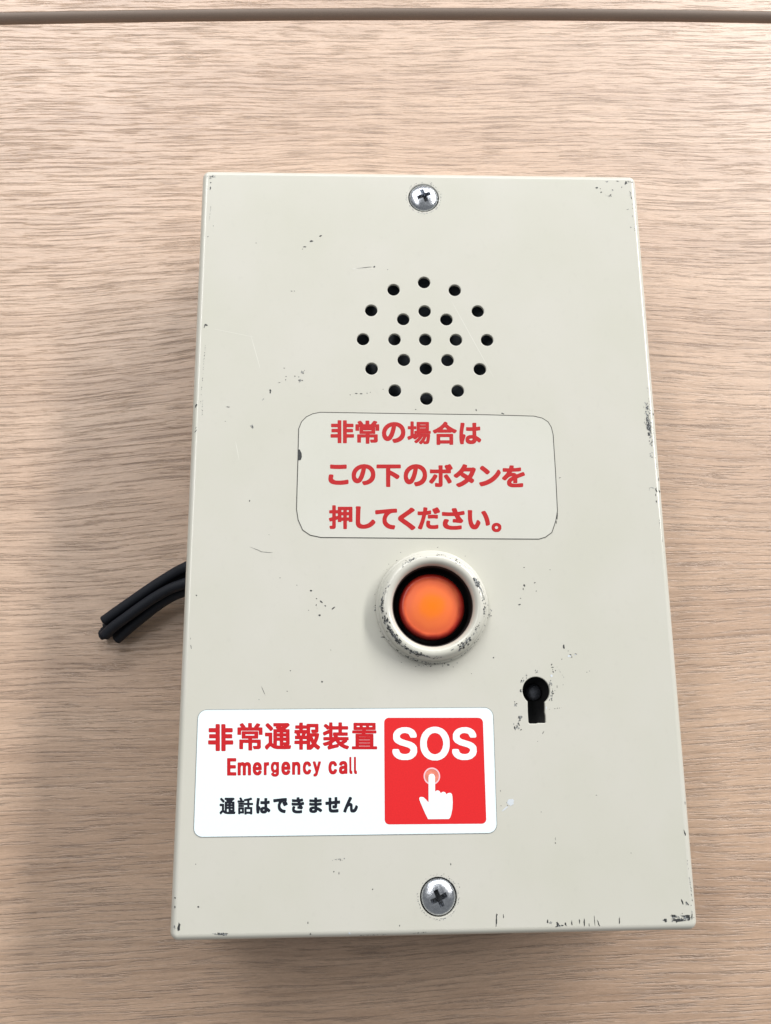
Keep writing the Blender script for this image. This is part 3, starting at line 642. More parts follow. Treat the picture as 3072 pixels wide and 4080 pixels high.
     898, 975, 884, 986, 839, 986, 773, 965, 650, 936, 425, 900, 413, 891, 408, 874, 417, 824, 327, 822, 320, 824, 315, 865, 300, 896, 240, 988, 223, 999,
     188, 999, 124, 966, 114, 944, 118, 915, 157, 852, 168, 824, 20, 822, 4, 811, 0, 792, 0, 726, 6, 706, 24, 698, 422, 699, 438, 710, 443, 770, 447, 774,
     485, 775, 621, 791, 623, 691, 618, 683, 425, 683, 406, 676, 384, 689, 65, 689, 48, 681, 41, 662, 41, 593, 48, 574, 62, 566, 384, 565, 400, 571, 409,
     556, 422, 550, 621, 548, 621, 444, 460, 442, 444, 431, 440, 412, 440, 29, 444, 10], [57, 17, 160, 16, 173, 26, 177, 58, 182, 62, 391, 62, 408, 70,
     414, 92, 414, 390, 406, 414, 391, 420, 65, 420, 48, 412, 41, 390, 41, 45, 45, 26], [583, 173, 579, 181, 581, 308, 802, 307, 801, 175], [182, 189, 177,
     197, 179, 291, 276, 292, 277, 191], [57, 434, 391, 434, 403, 443, 408, 460, 408, 526, 404, 545, 384, 556, 59, 555, 45, 545, 41, 526, 41, 460, 45,
     444]],
    [[67, 0, 184, 2, 217, 20, 225, 48, 227, 117, 263, 244, 281, 283, 275, 189, 286, 134, 307, 92, 337, 60, 403, 23, 460, 9, 509, 5, 589, 5, 646, 13, 705,
     37, 742, 67, 766, 103, 785, 145, 844, 93, 865, 82, 924, 81, 948, 95, 995, 172, 999, 196, 995, 241, 974, 266, 896, 330, 788, 393, 777, 602, 782, 610,
     914, 625, 949, 640, 959, 674, 956, 798, 948, 813, 928, 824, 871, 824, 778, 809, 787, 949, 782, 973, 773, 987, 752, 996, 612, 996, 589, 985, 578, 953,
     581, 801, 576, 793, 337, 800, 310, 785, 302, 757, 302, 654, 312, 619, 330, 608, 363, 604, 579, 598, 584, 581, 587, 447, 583, 439, 463, 435, 403, 417,
     340, 380, 307, 342, 287, 306, 305, 375, 305, 403, 298, 430, 244, 475, 197, 480, 193, 485, 219, 712, 259, 911, 255, 970, 247, 982, 231, 991, 144, 999,
     85, 999, 61, 985, 53, 956, 50, 888, 7, 578, 0, 485, 0, 310, 10, 189, 30, 72, 47, 14], [523, 199, 496, 206, 475, 220, 473, 227, 485, 241, 539, 260,
     592, 251, 590, 234, 576, 212, 546, 199]],
    [[738, 2, 802, 0, 825, 16, 862, 140, 862, 169, 855, 198, 831, 214, 753, 222, 668, 244, 598, 281, 549, 329, 514, 394, 503, 459, 506, 499, 523, 561,
     556, 630, 601, 692, 632, 717, 630, 663, 636, 637, 678, 565, 719, 478, 743, 459, 802, 459, 864, 491, 877, 505, 919, 506, 989, 547, 999, 579, 995, 630,
     912, 783, 936, 805, 943, 834, 943, 954, 934, 986, 909, 999, 831, 999, 674, 988, 90, 927, 31, 926, 11, 915, 0, 877, 7, 776, 17, 725, 38, 709, 106, 708,
     240, 734, 388, 750, 337, 641, 318, 568, 310, 518, 307, 412, 323, 303, 337, 263, 379, 183, 462, 99, 576, 37, 661, 11], [707, 764, 717, 773, 757, 779,
     746, 763]],
    [[389, 1, 624, 0, 753, 10, 816, 22, 833, 41, 838, 65, 838, 175, 829, 191, 801, 203, 757, 203, 604, 183, 474, 180, 415, 183, 324, 201, 304, 208, 270,
     233, 252, 265, 265, 301, 299, 354, 299, 404, 289, 422, 254, 435, 175, 449, 120, 449, 96, 442, 60, 381, 36, 298, 36, 218, 48, 158, 60, 138, 91, 95,
     155, 50, 258, 18, 340, 3], [755, 251, 820, 250, 844, 257, 905, 338, 904, 391, 839, 464, 817, 501, 978, 534, 989, 540, 999, 558, 999, 611, 987, 671,
     970, 702, 946, 709, 891, 709, 777, 683, 722, 675, 714, 680, 704, 704, 714, 712, 859, 737, 912, 754, 924, 774, 924, 821, 911, 888, 899, 908, 871, 919,
     812, 919, 734, 899, 643, 886, 620, 974, 612, 988, 584, 999, 517, 999, 435, 989, 406, 977, 398, 961, 397, 914, 412, 874, 407, 866, 293, 866, 128, 879,
     61, 879, 36, 871, 24, 851, 24, 801, 32, 731, 45, 710, 85, 699, 211, 693, 470, 692, 488, 658, 486, 654, 454, 649, 262, 649, 81, 663, 22, 658, 9, 651,
     0, 631, 4, 511, 14, 494, 49, 480, 234, 473, 572, 478, 589, 454, 588, 447, 505, 449, 481, 441, 470, 426, 460, 364, 461, 311, 469, 295, 517, 280, 639,
     269]],
    [[305, 2, 375, 0, 447, 7, 536, 34, 572, 57, 605, 92, 625, 132, 636, 177, 692, 153, 827, 65, 853, 57, 905, 57, 930, 65, 990, 139, 999, 155, 999, 202,
     985, 227, 837, 313, 752, 350, 628, 389, 622, 399, 624, 464, 921, 485, 962, 500, 971, 516, 971, 636, 957, 661, 933, 668, 881, 668, 660, 645, 620, 644,
     614, 653, 614, 686, 620, 691, 853, 705, 925, 712, 950, 720, 963, 740, 963, 860, 949, 884, 925, 892, 873, 892, 704, 872, 624, 869, 618, 877, 622, 971,
     609, 991, 584, 999, 435, 999, 407, 991, 394, 974, 397, 867, 391, 859, 215, 869, 106, 882, 50, 882, 21, 870, 12, 854, 12, 733, 26, 709, 50, 702, 90,
     698, 387, 685, 397, 680, 397, 640, 391, 635, 235, 642, 110, 655, 46, 655, 17, 646, 4, 626, 4, 510, 26, 480, 126, 468, 391, 461, 401, 456, 401, 426,
     395, 421, 247, 417, 154, 397, 98, 373, 42, 330, 8, 276, 0, 232, 4, 159, 9, 135, 44, 79, 86, 48, 154, 21, 247, 3], [311, 178, 247, 195, 226, 209, 235,
     220, 255, 233, 311, 247, 363, 251, 407, 245, 409, 229, 395, 199, 363, 182]],
    [[454, 2, 664, 0, 845, 14, 875, 26, 887, 47, 888, 197, 880, 216, 867, 226, 810, 230, 734, 217, 560, 202, 484, 206, 442, 218, 425, 229, 416, 246, 409,
     285, 406, 519, 411, 527, 618, 547, 618, 505, 610, 466, 556, 475, 512, 475, 493, 471, 480, 459, 473, 438, 473, 309, 487, 287, 522, 276, 601, 265, 702,
     266, 731, 273, 757, 288, 786, 333, 799, 414, 807, 564, 962, 570, 981, 575, 992, 585, 999, 606, 999, 739, 988, 765, 959, 776, 809, 770, 815, 966, 807,
     984, 794, 995, 775, 999, 658, 999, 629, 984, 622, 962, 623, 753, 423, 730, 409, 735, 412, 927, 403, 952, 373, 964, 255, 964, 236, 959, 223, 949, 216,
     931, 216, 871, 222, 823, 220, 711, 122, 699, 36, 695, 13, 686, 1, 666, 0, 606, 10, 519, 24, 494, 46, 486, 93, 485, 201, 503, 220, 501, 225, 201, 242,
     121, 274, 63, 338, 22, 414, 4]],
    [[115, 1, 161, 0, 190, 14, 262, 222, 304, 306, 353, 369, 394, 402, 423, 415, 439, 409, 450, 378, 453, 168, 467, 110, 501, 52, 531, 28, 560, 14, 602,
     3, 681, 0, 748, 11, 800, 31, 836, 52, 884, 96, 922, 147, 950, 202, 998, 320, 999, 381, 985, 406, 925, 459, 902, 467, 863, 467, 835, 457, 821, 435,
     787, 333, 758, 282, 718, 235, 688, 214, 666, 211, 649, 225, 642, 252, 638, 455, 631, 500, 612, 544, 592, 572, 554, 598, 506, 613, 451, 615, 486, 689,
     590, 872, 590, 930, 583, 948, 573, 956, 468, 999, 429, 999, 402, 987, 189, 557, 49, 245, 0, 117, 0, 62, 11, 40]],
    [[56, 3, 916, 0, 971, 7, 996, 25, 999, 168, 971, 191, 916, 199, 394, 199, 366, 212, 373, 400, 882, 403, 938, 415, 955, 439, 954, 571, 927, 594, 871,
     602, 372, 605, 367, 792, 394, 800, 916, 800, 971, 808, 999, 836, 999, 969, 971, 992, 916, 999, 83, 999, 28, 992, 3, 974, 0, 36, 17, 12]],
    [[37, 3, 190, 0, 222, 10, 236, 31, 239, 594, 263, 686, 317, 736, 363, 700, 380, 651, 380, 45, 391, 15, 429, 0, 570, 0, 602, 10, 617, 31, 619, 608,
     643, 693, 667, 724, 697, 738, 743, 700, 760, 651, 763, 31, 777, 10, 809, 0, 950, 0, 988, 15, 999, 45, 999, 749, 974, 834, 937, 904, 883, 957, 831,
     983, 749, 999, 645, 990, 533, 931, 451, 983, 376, 999, 324, 999, 227, 971, 56, 978, 11, 962, 0, 932, 0, 45, 11, 15]],
    [[458, 0, 640, 4, 807, 54, 924, 146, 978, 244, 978, 306, 958, 334, 776, 380, 669, 369, 614, 293, 525, 248, 453, 268, 377, 334, 355, 383, 369, 393,
     932, 394, 976, 404, 999, 432, 989, 655, 955, 759, 914, 829, 797, 937, 724, 969, 588, 999, 369, 990, 265, 963, 208, 933, 127, 870, 55, 773, 0, 606, 10,
     334, 55, 223, 106, 153, 146, 111, 275, 33], [380, 638, 368, 648, 377, 669, 409, 703, 494, 748, 536, 740, 583, 710, 626, 648, 609, 637]],
    [[81, 3, 411, 0, 479, 10, 511, 31, 533, 627, 569, 676, 653, 721, 733, 736, 894, 730, 987, 755, 999, 953, 959, 989, 894, 999, 636, 999, 475, 978, 105,
     984, 37, 974, 5, 953, 0, 46, 24, 15]],
    [[385, 2, 609, 0, 796, 33, 910, 91, 975, 161, 999, 235, 999, 954, 983, 977, 942, 987, 744, 989, 671, 980, 557, 999, 401, 999, 317, 987, 231, 965, 151,
     924, 75, 859, 34, 801, 0, 706, 0, 542, 21, 473, 97, 373, 250, 283, 161, 268, 63, 224, 42, 203, 42, 156, 97, 98, 182, 48, 255, 23], [484, 186, 396,
     219, 352, 262, 650, 270, 631, 230, 588, 206, 546, 192], [494, 451, 427, 473, 378, 515, 333, 632, 388, 753, 442, 793, 505, 808, 582, 780, 621, 743,
     655, 684, 666, 616, 642, 542, 611, 499, 557, 465]],
    [[57, 4, 290, 0, 338, 11, 360, 32, 364, 577, 390, 655, 424, 698, 505, 741, 587, 705, 636, 620, 639, 32, 665, 10, 721, 0, 926, 0, 974, 11, 996, 32,
     999, 726, 962, 825, 906, 896, 846, 942, 767, 976, 653, 999, 483, 999, 358, 973, 290, 984, 74, 984, 26, 974, 3, 953, 0, 46, 17, 16]],
    [[457, 0, 633, 4, 739, 26, 803, 52, 911, 132, 999, 279, 999, 334, 984, 357, 813, 400, 683, 390, 601, 283, 526, 250, 462, 268, 397, 327, 351, 432, 341,
     508, 396, 669, 473, 735, 526, 748, 579, 727, 614, 703, 665, 625, 728, 603, 813, 605, 962, 640, 988, 669, 986, 752, 898, 880, 781, 956, 611, 999, 377,
     990, 292, 969, 212, 933, 130, 870, 56, 773, 0, 613, 0, 383, 45, 244, 76, 195, 143, 116, 239, 52, 324, 20]],
    [[151, 2, 348, 0, 429, 15, 504, 46, 582, 116, 997, 905, 999, 969, 974, 992, 934, 999, 742, 999, 681, 987, 532, 694, 499, 655, 328, 987, 277, 999, 65,
     999, 22, 991, 2, 975, 0, 926, 23, 878, 322, 300, 290, 224, 257, 197, 126, 187, 93, 154, 71, 94, 71, 35, 93, 13]],
    [[348, 3, 510, 0, 668, 27, 926, 21, 974, 31, 999, 59, 999, 676, 973, 801, 906, 892, 847, 937, 746, 977, 612, 999, 432, 999, 252, 963, 117, 887, 34,
     781, 34, 704, 50, 681, 218, 633, 353, 640, 427, 711, 510, 749, 589, 728, 625, 676, 623, 661, 578, 647, 308, 616, 173, 581, 92, 538, 14, 441, 0, 246,
     39, 153, 95, 91, 162, 49, 263, 16], [443, 252, 373, 295, 371, 329, 396, 357, 510, 393, 621, 399, 614, 343, 578, 299, 510, 258]],
    [[458, 2, 740, 0, 948, 18, 999, 41, 999, 85, 957, 156, 911, 184, 701, 200, 668, 228, 661, 975, 619, 991, 531, 999, 135, 999, 31, 987, 0, 964, 1, 145,
     48, 90, 126, 52, 261, 18]],
    [[428, 0, 623, 3, 742, 26, 821, 54, 950, 143, 999, 242, 989, 385, 958, 435, 877, 498, 766, 546, 416, 626, 337, 658, 304, 694, 304, 738, 343, 782, 408,
     810, 504, 823, 615, 805, 665, 782, 734, 687, 773, 680, 932, 680, 981, 699, 983, 754, 965, 809, 896, 892, 847, 925, 757, 964, 670, 987, 575, 999, 385,
     993, 226, 954, 171, 928, 99, 877, 50, 815, 32, 771, 32, 655, 42, 622, 74, 573, 139, 521, 297, 456, 631, 381, 696, 352, 727, 319, 735, 292, 686, 224,
     631, 197, 535, 179, 416, 186, 335, 215, 304, 237, 267, 314, 250, 326, 210, 333, 51, 333, 4, 315, 0, 248, 10, 209, 38, 160, 80, 116, 176, 55, 242, 32,
     369, 4]],
    [[427, 2, 568, 0, 634, 12, 726, 40, 812, 88, 890, 161, 951, 251, 986, 350, 999, 433, 999, 560, 986, 649, 958, 731, 905, 820, 828, 897, 746, 948, 634,
     987, 555, 999, 444, 999, 371, 987, 273, 956, 201, 916, 102, 827, 49, 745, 13, 643, 0, 560, 0, 444, 13, 350, 41, 268, 87, 190, 154, 116, 253, 51, 365,
     12], [470, 183, 417, 195, 356, 223, 278, 301, 230, 411, 224, 555, 252, 649, 316, 743, 391, 793, 450, 811, 516, 817, 608, 793, 647, 773, 695, 731, 754,
     637, 775, 560, 782, 483, 747, 345, 674, 244, 582, 195, 523, 182]]
]
DATA = {
    "text": {"a1": [[0, [-25.68, 19.76, -19.43, 19.77, -25.71, 26.17]], [1, [-19.08, 19.63, -12.68, 19.64, -19.07, 26.09]], [2, [-12.01, 19.87, -5.73, 19.88,
     -11.97, 25.69]], [3, [-5.25, 19.51, 1.05, 19.51, -5.15, 25.89]], [4, [1.57, 19.33, 8.02, 19.34, 1.71, 25.81]], [5, [8.69, 19.52, 14.57, 19.53, 8.86,
     25.55]]], "a2": [[6, [-26.19, 8.39, -20.88, 8.38, -26.22, 13.93]], [2, [-20.09, 8.29, -13.81, 8.29, -20.09, 14.02]], [7, [-13.55, 7.79, -7.08, 7.79,
     -13.51, 13.93]], [2, [-6.38, 7.97, -0.16, 7.96, -6.3, 14.02]], [8, [0.36, 7.78, 6.6, 7.77, 0.49, 14.02]], [9, [6.86, 7.73, 12.75, 7.72, 7.03, 14.02]],
     [10, [13.64, 7.95, 19.38, 7.94, 13.83, 13.57]], [11, [19.72, 7.67, 25.82, 7.66, 19.96, 13.7]]], "a3": [[12, [-25.99, -3.44, -19.84, -3.45, -26.02,
     2.91]], [13, [-19.02, -3.37, -13.89, -3.38, -19.01, 2.63]], [14, [-13.97, -3.56, -8.23, -3.58, -13.94, 2.0]], [15, [-8.01, -3.75, -3.47, -3.77, -7.94,
     2.25]], [16, [-2.91, -3.59, 2.99, -3.61, -2.8, 2.33]], [17, [3.47, -3.7, 9.46, -3.72, 3.6, 2.1]], [18, [10.2, -3.63, 16.08, -3.65, 10.36, 1.55]], [19,
     [16.45, -4.35, 19.07, -4.36, 16.54, -1.88]]], "b": [[20, [-55.1, -58.43, -48.96, -58.51, -55.34, -52.01]], [21, [-47.99, -58.37, -41.83, -58.45,
     -48.18, -51.84]], [22, [-41.32, -58.23, -34.89, -58.31, -41.46, -51.92]], [23, [-34.12, -58.4, -27.8, -58.47, -34.21, -51.9]], [24, [-27.15, -58.41,
     -20.74, -58.49, -27.2, -51.93]], [25, [-20.04, -58.44, -13.82, -58.52, -20.04, -52.11]]], "e": [[34, [-50.31, -64.19, -48.07, -64.22, -50.45, -60.1]],
     [35, [-47.77, -64.18, -44.51, -64.22, -47.86, -61.06]], [36, [-44.12, -64.23, -41.9, -64.26, -44.2, -61.11]], [37, [-41.44, -64.22, -40.12, -64.23,
     -41.51, -61.15]], [38, [-39.73, -64.58, -37.73, -64.61, -39.8, -61.09]], [36, [-37.2, -64.25, -34.98, -64.28, -37.26, -61.08]], [39, [-34.59, -64.21,
     -32.55, -64.24, -34.64, -61.16]], [40, [-31.98, -64.19, -29.93, -64.22, -32.02, -61.09]], [41, [-29.54, -64.67, -27.57, -64.7, -29.58, -61.13]], [40,
     [-25.75, -64.23, -23.64, -64.26, -25.77, -61.08]], [42, [-23.21, -64.21, -21.12, -64.24, -23.22, -61.11]], [43, [-20.66, -64.22, -19.91, -64.23,
     -20.66, -60.2]], [43, [-19.53, -64.24, -18.78, -64.25, -19.53, -60.19]]], "c": [[26, [-51.8, -73.05, -48.02, -73.1, -51.93, -69.24]], [27, [-47.51,
     -73.15, -43.77, -73.21, -47.63, -69.23]], [28, [-43.08, -73.0, -39.66, -73.05, -43.17, -69.43]], [29, [-38.97, -72.95, -35.49, -73.0, -39.04,
     -69.49]], [30, [-34.57, -73.08, -31.55, -73.13, -34.62, -69.37]], [31, [-30.34, -73.06, -27.21, -73.1, -30.38, -69.48]], [32, [-26.44, -73.03, -22.86,
     -73.08, -26.47, -69.45]], [33, [-22.09, -73.09, -18.57, -73.14, -22.1, -69.46]]], "s": [[44, [-10.11, -61.08, -4.0, -61.16, -10.03, -53.28]], [45,
     [-3.27, -61.26, 4.02, -61.35, -3.13, -53.26]], [44, [4.6, -61.26, 10.7, -61.34, 4.81, -53.45]]]},
    "lab1": [[-28.52, 28.4], [-5.84, 28.08], [16.56, 27.81], [29.16, 27.46], [31.39, 26.91], [32.92, 25.88], [33.74, 24.34], [34.12, 22.24], [34.21, 12.11],
     [34.15, 1.28], [33.57, -1.39], [32.35, -4.49], [30.62, -5.72], [28.85, -6.24], [2.33, -5.98], [-28.03, -5.61], [-30.82, -4.99], [-32.77, -3.64],
     [-33.96, -1.0], [-34.43, 1.86], [-34.28, 13.02], [-34.17, 23.75], [-33.44, 25.74], [-32.14, 27.13], [-30.51, 27.97]],
    "chip1": [[-34.22, 18.02], [-33.78, 18.02], [-33.33, 17.01], [-33.23, 15.97], [-33.48, 15.2], [-34.18, 15.01]],
    "lab2": [[-57.87, -50.73], [-57.78, -50.11], [-57.48, -49.51], [-56.98, -49.02], [-56.36, -48.73], [-55.72, -48.64], [12.93, -48.84], [13.58, -48.93], [14.22,
     -49.24], [14.73, -49.73], [15.04, -50.35], [15.14, -50.97], [15.05, -76.28], [14.96, -76.87], [14.65, -77.45], [14.15, -77.91], [13.53, -78.2], [12.9,
     -78.28], [-55.69, -78.08], [-56.31, -77.99], [-56.91, -77.71], [-57.4, -77.25], [-57.7, -76.68], [-57.79, -76.1]],
    "red": [[-12.05, -52.13], [-12.0, -51.8], [-11.83, -51.48], [-11.56, -51.22], [-11.22, -51.06], [-10.88, -51.02], [11.38, -51.26], [11.72, -51.32], [12.06,
     -51.48], [12.33, -51.75], [12.5, -52.07], [12.55, -52.41], [12.55, -75.08], [12.5, -75.39], [12.34, -75.7], [12.07, -75.95], [11.74, -76.1], [11.4,
     -76.14], [-10.99, -75.96], [-11.32, -75.91], [-11.64, -75.76], [-11.91, -75.51], [-12.07, -75.2], [-12.12, -74.88]],
    "hand": [[-1.41, -71.05], [-1.35, -67.99], [-1.32, -65.18], [-1.21, -64.76], [-0.94, -64.49], [-0.49, -64.38], [-0.05, -64.5], [0.21, -64.81], [0.3, -65.21],
     [0.27, -66.89], [0.24, -68.57], [0.53, -68.35], [0.97, -68.3], [1.37, -68.5], [1.62, -69.01], [1.92, -68.71], [2.29, -68.63], [2.73, -68.8], [3.04,
     -69.31], [3.24, -69.03], [3.69, -68.9], [4.1, -68.96], [4.36, -69.3], [4.44, -69.89], [4.48, -71.14], [4.36, -72.53], [4.08, -73.77], [3.76, -74.59],
     [3.46, -74.92], [-1.59, -74.9], [-2.3, -73.53], [-3.0, -71.93], [-3.57, -70.61], [-3.67, -70.08], [-3.52, -69.8], [-3.11, -69.75], [-2.67, -69.81],
     [-2.23, -70.18]],
    "push": [[-0.48, -64.98], [1.55, -65.01], [1.2, -65.01], [1.09, -65.01]],
    "wires": [[[-59.78, -5.02, 14.0], [-67.89, -9.24, 12.86], [-71.34, -10.73, 11.71], [-75.43, -13.0, 10.57], [-79.95, -15.72, 9.43], [-84.48, -18.67, 8.29],
     [-89.02, -21.64, 7.14], [-93.25, -24.46, 6.0]], [[-60.43, -7.1, 10.0], [-68.86, -11.07, 9.0], [-73.42, -12.94, 8.0], [-78.41, -15.37, 7.0], [-82.94,
     -18.37, 6.0], [-87.45, -21.82, 5.0], [-91.34, -24.61, 4.0], [-93.33, -26.09, 3.0]], [[-59.59, -10.53, 14.0], [-68.01, -14.07, 12.86], [-72.85, -15.67,
     11.71], [-77.36, -17.94, 10.57], [-81.86, -20.76, 9.43], [-86.37, -23.82, 8.29], [-90.25, -26.45, 7.14], [-92.76, -28.78, 6.0]], [[-60.23, -12.68,
     10.0], [-68.87, -15.96, 9.0], [-73.63, -17.83, 8.0], [-78.14, -20.59, 7.0], [-81.79, -23.26, 6.0], [-85.44, -26.04, 5.0], [-88.04, -28.07, 4.0],
     [-90.12, -29.66, 3.0]], [[-60.94, -8.03, 7.0], [-69.41, -11.97, 6.29], [-75.47, -14.56, 5.57], [-79.97, -17.39, 4.86], [-84.45, -20.43, 4.14], [-88.9,
     -23.92, 3.43], [-92.3, -26.31, 2.71], [-94.34, -27.48, 2.0]], [[-60.83, -11.2, 7.0], [-69.53, -14.45, 6.29], [-75.36, -17.03, 5.57], [-80.49, -20.07,
     4.86], [-85.38, -23.55, 4.14], [-89.86, -26.36, 3.43], [-92.66, -27.64, 2.71], [-95.06, -28.36, 2.0]]],
    "marks": [[1, -59.9, 98.55, 2.43, 1.53, -10, 16], [0, -60.16, 95.1, 0.28, 1.15, -3, 0], [0, -60.12, 96.82, 0.38, 0.38, 0, 0], [0, -59.62, 98.7, 0.64, 0.51, 0,
     0], [2, -59.96, 86.98, 0.13, 4.55, -4, 14], [0, 50.81, 96.81, 0.66, 0.53, 0, 0], [0, 51.87, 96.5, 0.33, 0.29, 0, 0], [0, 52.06, 95.36, 0.79, 0.33, 30,
     0], [0, 59.5, 98.54, 0.73, 1.2, -20, 0], [0, 58.16, 97.09, 0.24, 0.4, 0, 0], [0, 57.01, 99.02, 0.93, 0.29, -10, 0], [1, 54.12, 94.52, 2.12, 0.79, -20,
     9], [1, 55.49, 96.14, 1.06, 0.4, -25, 5], [1, 60.65, 98.85, 1.2, 0.67, -20, 7], [1, 60.6, 94.61, 0.53, 2.91, 5, 10], [2, 60.82, 91.26, 0.18, 1.85, 4,
     6], [1, 59.96, 84.19, 0.52, 0.39, 0, 3], [1, 59.34, 89.94, 0.53, 0.4, 0, 3], [1, 54.01, 98.79, 0.53, 0.4, 0, 3], [2, 60.84, 85.35, 0.12, 6.57, 5, 14],
     [0, -60.4, -97.75, 0.58, 1.57, -2, 0], [0, -61.54, -93.46, 0.32, 0.63, 10, 0], [0, -56.09, -93.52, 0.47, 0.4, -50, 0], [0, -61.63, -91.47, 0.42, 0.42,
     0, 0], [1, -50.51, -99.49, 4.41, 0.58, 3, 30], [0, -50.29, -99.55, 3.15, 0.27, 3, 0], [1, -61.41, -97.83, 0.42, 0.63, 0, 4], [0, 56.88, -97.67, 1.64,
     0.6, -8, 0], [0, 59.78, -97.77, 2.08, 0.77, 0, 0], [0, 60.39, -98.28, 0.88, 0.88, 0, 0], [0, 57.8, -98.53, 3.61, 0.6, 0, 0], [0, 61.2, -97.8, 0.24,
     1.42, -5, 0], [0, 59.13, -94.56, 0.31, 1.1, 12, 0], [0, 60.31, -94.84, 0.2, 0.88, 25, 0], [0, 54.62, -98.57, 0.49, 0.87, 15, 0], [1, 58.38, -98.14,
     5.69, 1.64, 0, 40], [2, 61.52, -91.89, 0.15, 5.51, 3, 26], [2, 61.33, -96.4, 0.18, 2.19, 0, 8], [1, 60.3, -94.99, 0.66, 1.1, 0, 6], [0, 14.35, -96.56,
     0.32, 0.52, 0, 0], [0, 14.17, -97.8, 0.29, 2.58, -4, 0], [0, 15.89, -96.95, 0.19, 0.84, 0, 0], [0, 26.39, -98.21, 0.39, 0.78, 0, 0], [0, 28.76,
     -98.82, 0.52, 1.17, 15, 0], [0, 30.67, -98.95, 0.39, 0.84, 0, 0], [0, 32.15, -98.68, 0.26, 1.1, 0, 0], [0, 35.14, -98.65, 0.33, 1.5, 0, 0], [0, 37.64,
     -98.25, 0.16, 1.95, 0, 0], [0, 38.52, -98.86, 0.29, 1.3, 15, 0], [0, 43.6, -98.42, 0.26, 1.5, -5, 0], [0, 36.28, -99.17, 0.16, 0.65, 0, 0], [0, 34.02,
     -98.36, 0.23, 0.98, 0, 0], [1, 29.52, -99.13, 3.89, 0.84, 0, 8], [1, 27.12, -98.64, 0.97, 0.65, 0, 4], [1, 54.63, -98.42, 0.85, 1.64, 0, 6], [1,
     60.33, 25.5, 1.53, 7.2, 4, 90], [1, 60.4, 29.8, 1.1, 3.51, 10, 26], [1, 60.48, 21.01, 1.09, 3.69, 5, 16], [1, 60.48, 17.01, 1.08, 2.6, 5, 7], [0,
     60.05, 26.63, 0.61, 1.09, 0, 0], [0, 60.41, 24.37, 1.2, 1.96, 0, 0], [0, 60.31, 22.46, 0.87, 0.87, 0, 0], [0, 62.07, 28.17, 0.31, 0.66, 0, 0], [0,
     61.97, 6.58, 0.51, 0.77, 0, 0], [0, 62.07, 9.96, 0.3, 0.99, 0, 0], [0, 60.97, 6.91, 0.34, 1.29, 25, 0], [0, 60.77, 5.6, 0.21, 0.64, 0, 0], [0, 60.82,
     3.77, 0.34, 0.64, 0, 0], [2, 60.95, 33.45, 0.18, 5.72, 3, 12], [2, 61.62, 23.03, 0.17, 3.05, 4, 7], [2, 61.69, 14.57, 0.22, 3.67, 5, 7], [2, 61.46,
     -5.34, 0.19, 8.9, 5, 16], [1, 59.71, 7.34, 2.36, 1.07, 0, 6], [0, -41.92, 34.5, 0.49, 0.83, 0, 0], [0, -41.91, 33.86, 0.44, 0.49, 0, 0], [0, -59.79,
     53.35, 1.13, 0.54, -40, 0], [0, -60.2, 53.0, 0.2, 1.23, -10, 0], [0, -38.26, 40.92, 0.39, 0.2, 0, 0], [0, -37.78, 38.53, 0.34, 0.2, 0, 0], [0, -37.86,
     37.59, 0.29, 0.34, 0, 0], [0, -39.61, 36.76, 0.68, 0.15, 5, 0], [0, -35.39, 38.59, 0.34, 0.29, 0, 0], [0, -53.13, 29.83, 1.06, 0.19, -3, 0], [0,
     -53.7, 25.81, 0.24, 0.17, 0, 0], [0, -61.64, 30.21, 0.43, 1.2, -15, 0], [0, -61.36, 23.13, 0.24, 1.05, -35, 0], [0, -61.39, 24.01, 0.14, 0.72, -30,
     0], [0, -46.71, 4.13, 0.28, 0.52, 0, 0], [1, -46.4, 24.41, 1.06, 1.06, 0, 10], [1, -33.88, 37.51, 1.47, 1.34, 0, 10], [1, -33.42, 39.59, 1.22, 0.98,
     0, 6], [1, -43.84, 32.05, 0.44, 0.97, -10, 3], [2, -60.11, 39.21, 0.19, 16.99, -2, 34], [2, -59.93, 29.45, 0.29, 4.81, -1, 14], [3, -46.16, 45.55,
     0.15, 10.3, 16, 0], [3, -50.24, 17.64, 0.14, 5.25, 12, 0], [3, -52.21, 51.06, 0.1, 12.8, 78, 0], [0, -7.38, -9.63, 0.18, 0.18, 0, 0], [0, -8.43,
     -11.69, 0.26, 0.26, 0, 0], [0, -10.55, -12.66, 0.16, 0.16, 0, 0], [0, 9.35, -10.62, 0.2, 0.2, 0, 0], [0, -12.82, -29.91, 0.18, 0.18, 0, 0], [0, -7.58,
     -37.57, 0.25, 0.18, 0, 0], [0, 5.46, -38.79, 0.18, 0.21, 0, 0], [0, -8.31, -36.04, 0.14, 0.14, 0, 0], [0, -14.16, -20.44, 0.16, 0.22, 0, 0], [0,
     -11.0, -14.04, 0.16, 0.13, 0, 0], [0, -11.79, -14.4, 0.13, 0.13, 0, 0], [1, 15.5, -25.46, 1.09, 2.91, 0, 10], [1, 0.68, -38.13, 12.52, 1.07, 0, 22],
     [1, -14.04, -23.47, 0.72, 4.7, 0, 8], [1, -11.93, -31.16, 1.08, 0.54, 0, 4], [0, 33.91, -33.62, 0.59, 0.18, -10, 0], [0, 33.83, -34.19, 0.31, 0.66,
     25, 0], [0, 34.95, -35.1, 0.24, 0.21, 0, 0], [0, 35.51, -36.06, 0.52, 0.39, -20, 0], [0, 35.77, -36.64, 0.31, 0.39, 0, 0], [0, 36.83, -35.88, 0.47,
     0.26, -20, 0], [0, 33.19, -37.12, 0.21, 0.21, 0, 0], [0, 30.52, -38.43, 0.26, 0.44, -20, 0], [0, 30.67, -39.13, 0.65, 0.18, 0, 0], [0, 30.72, -39.7,
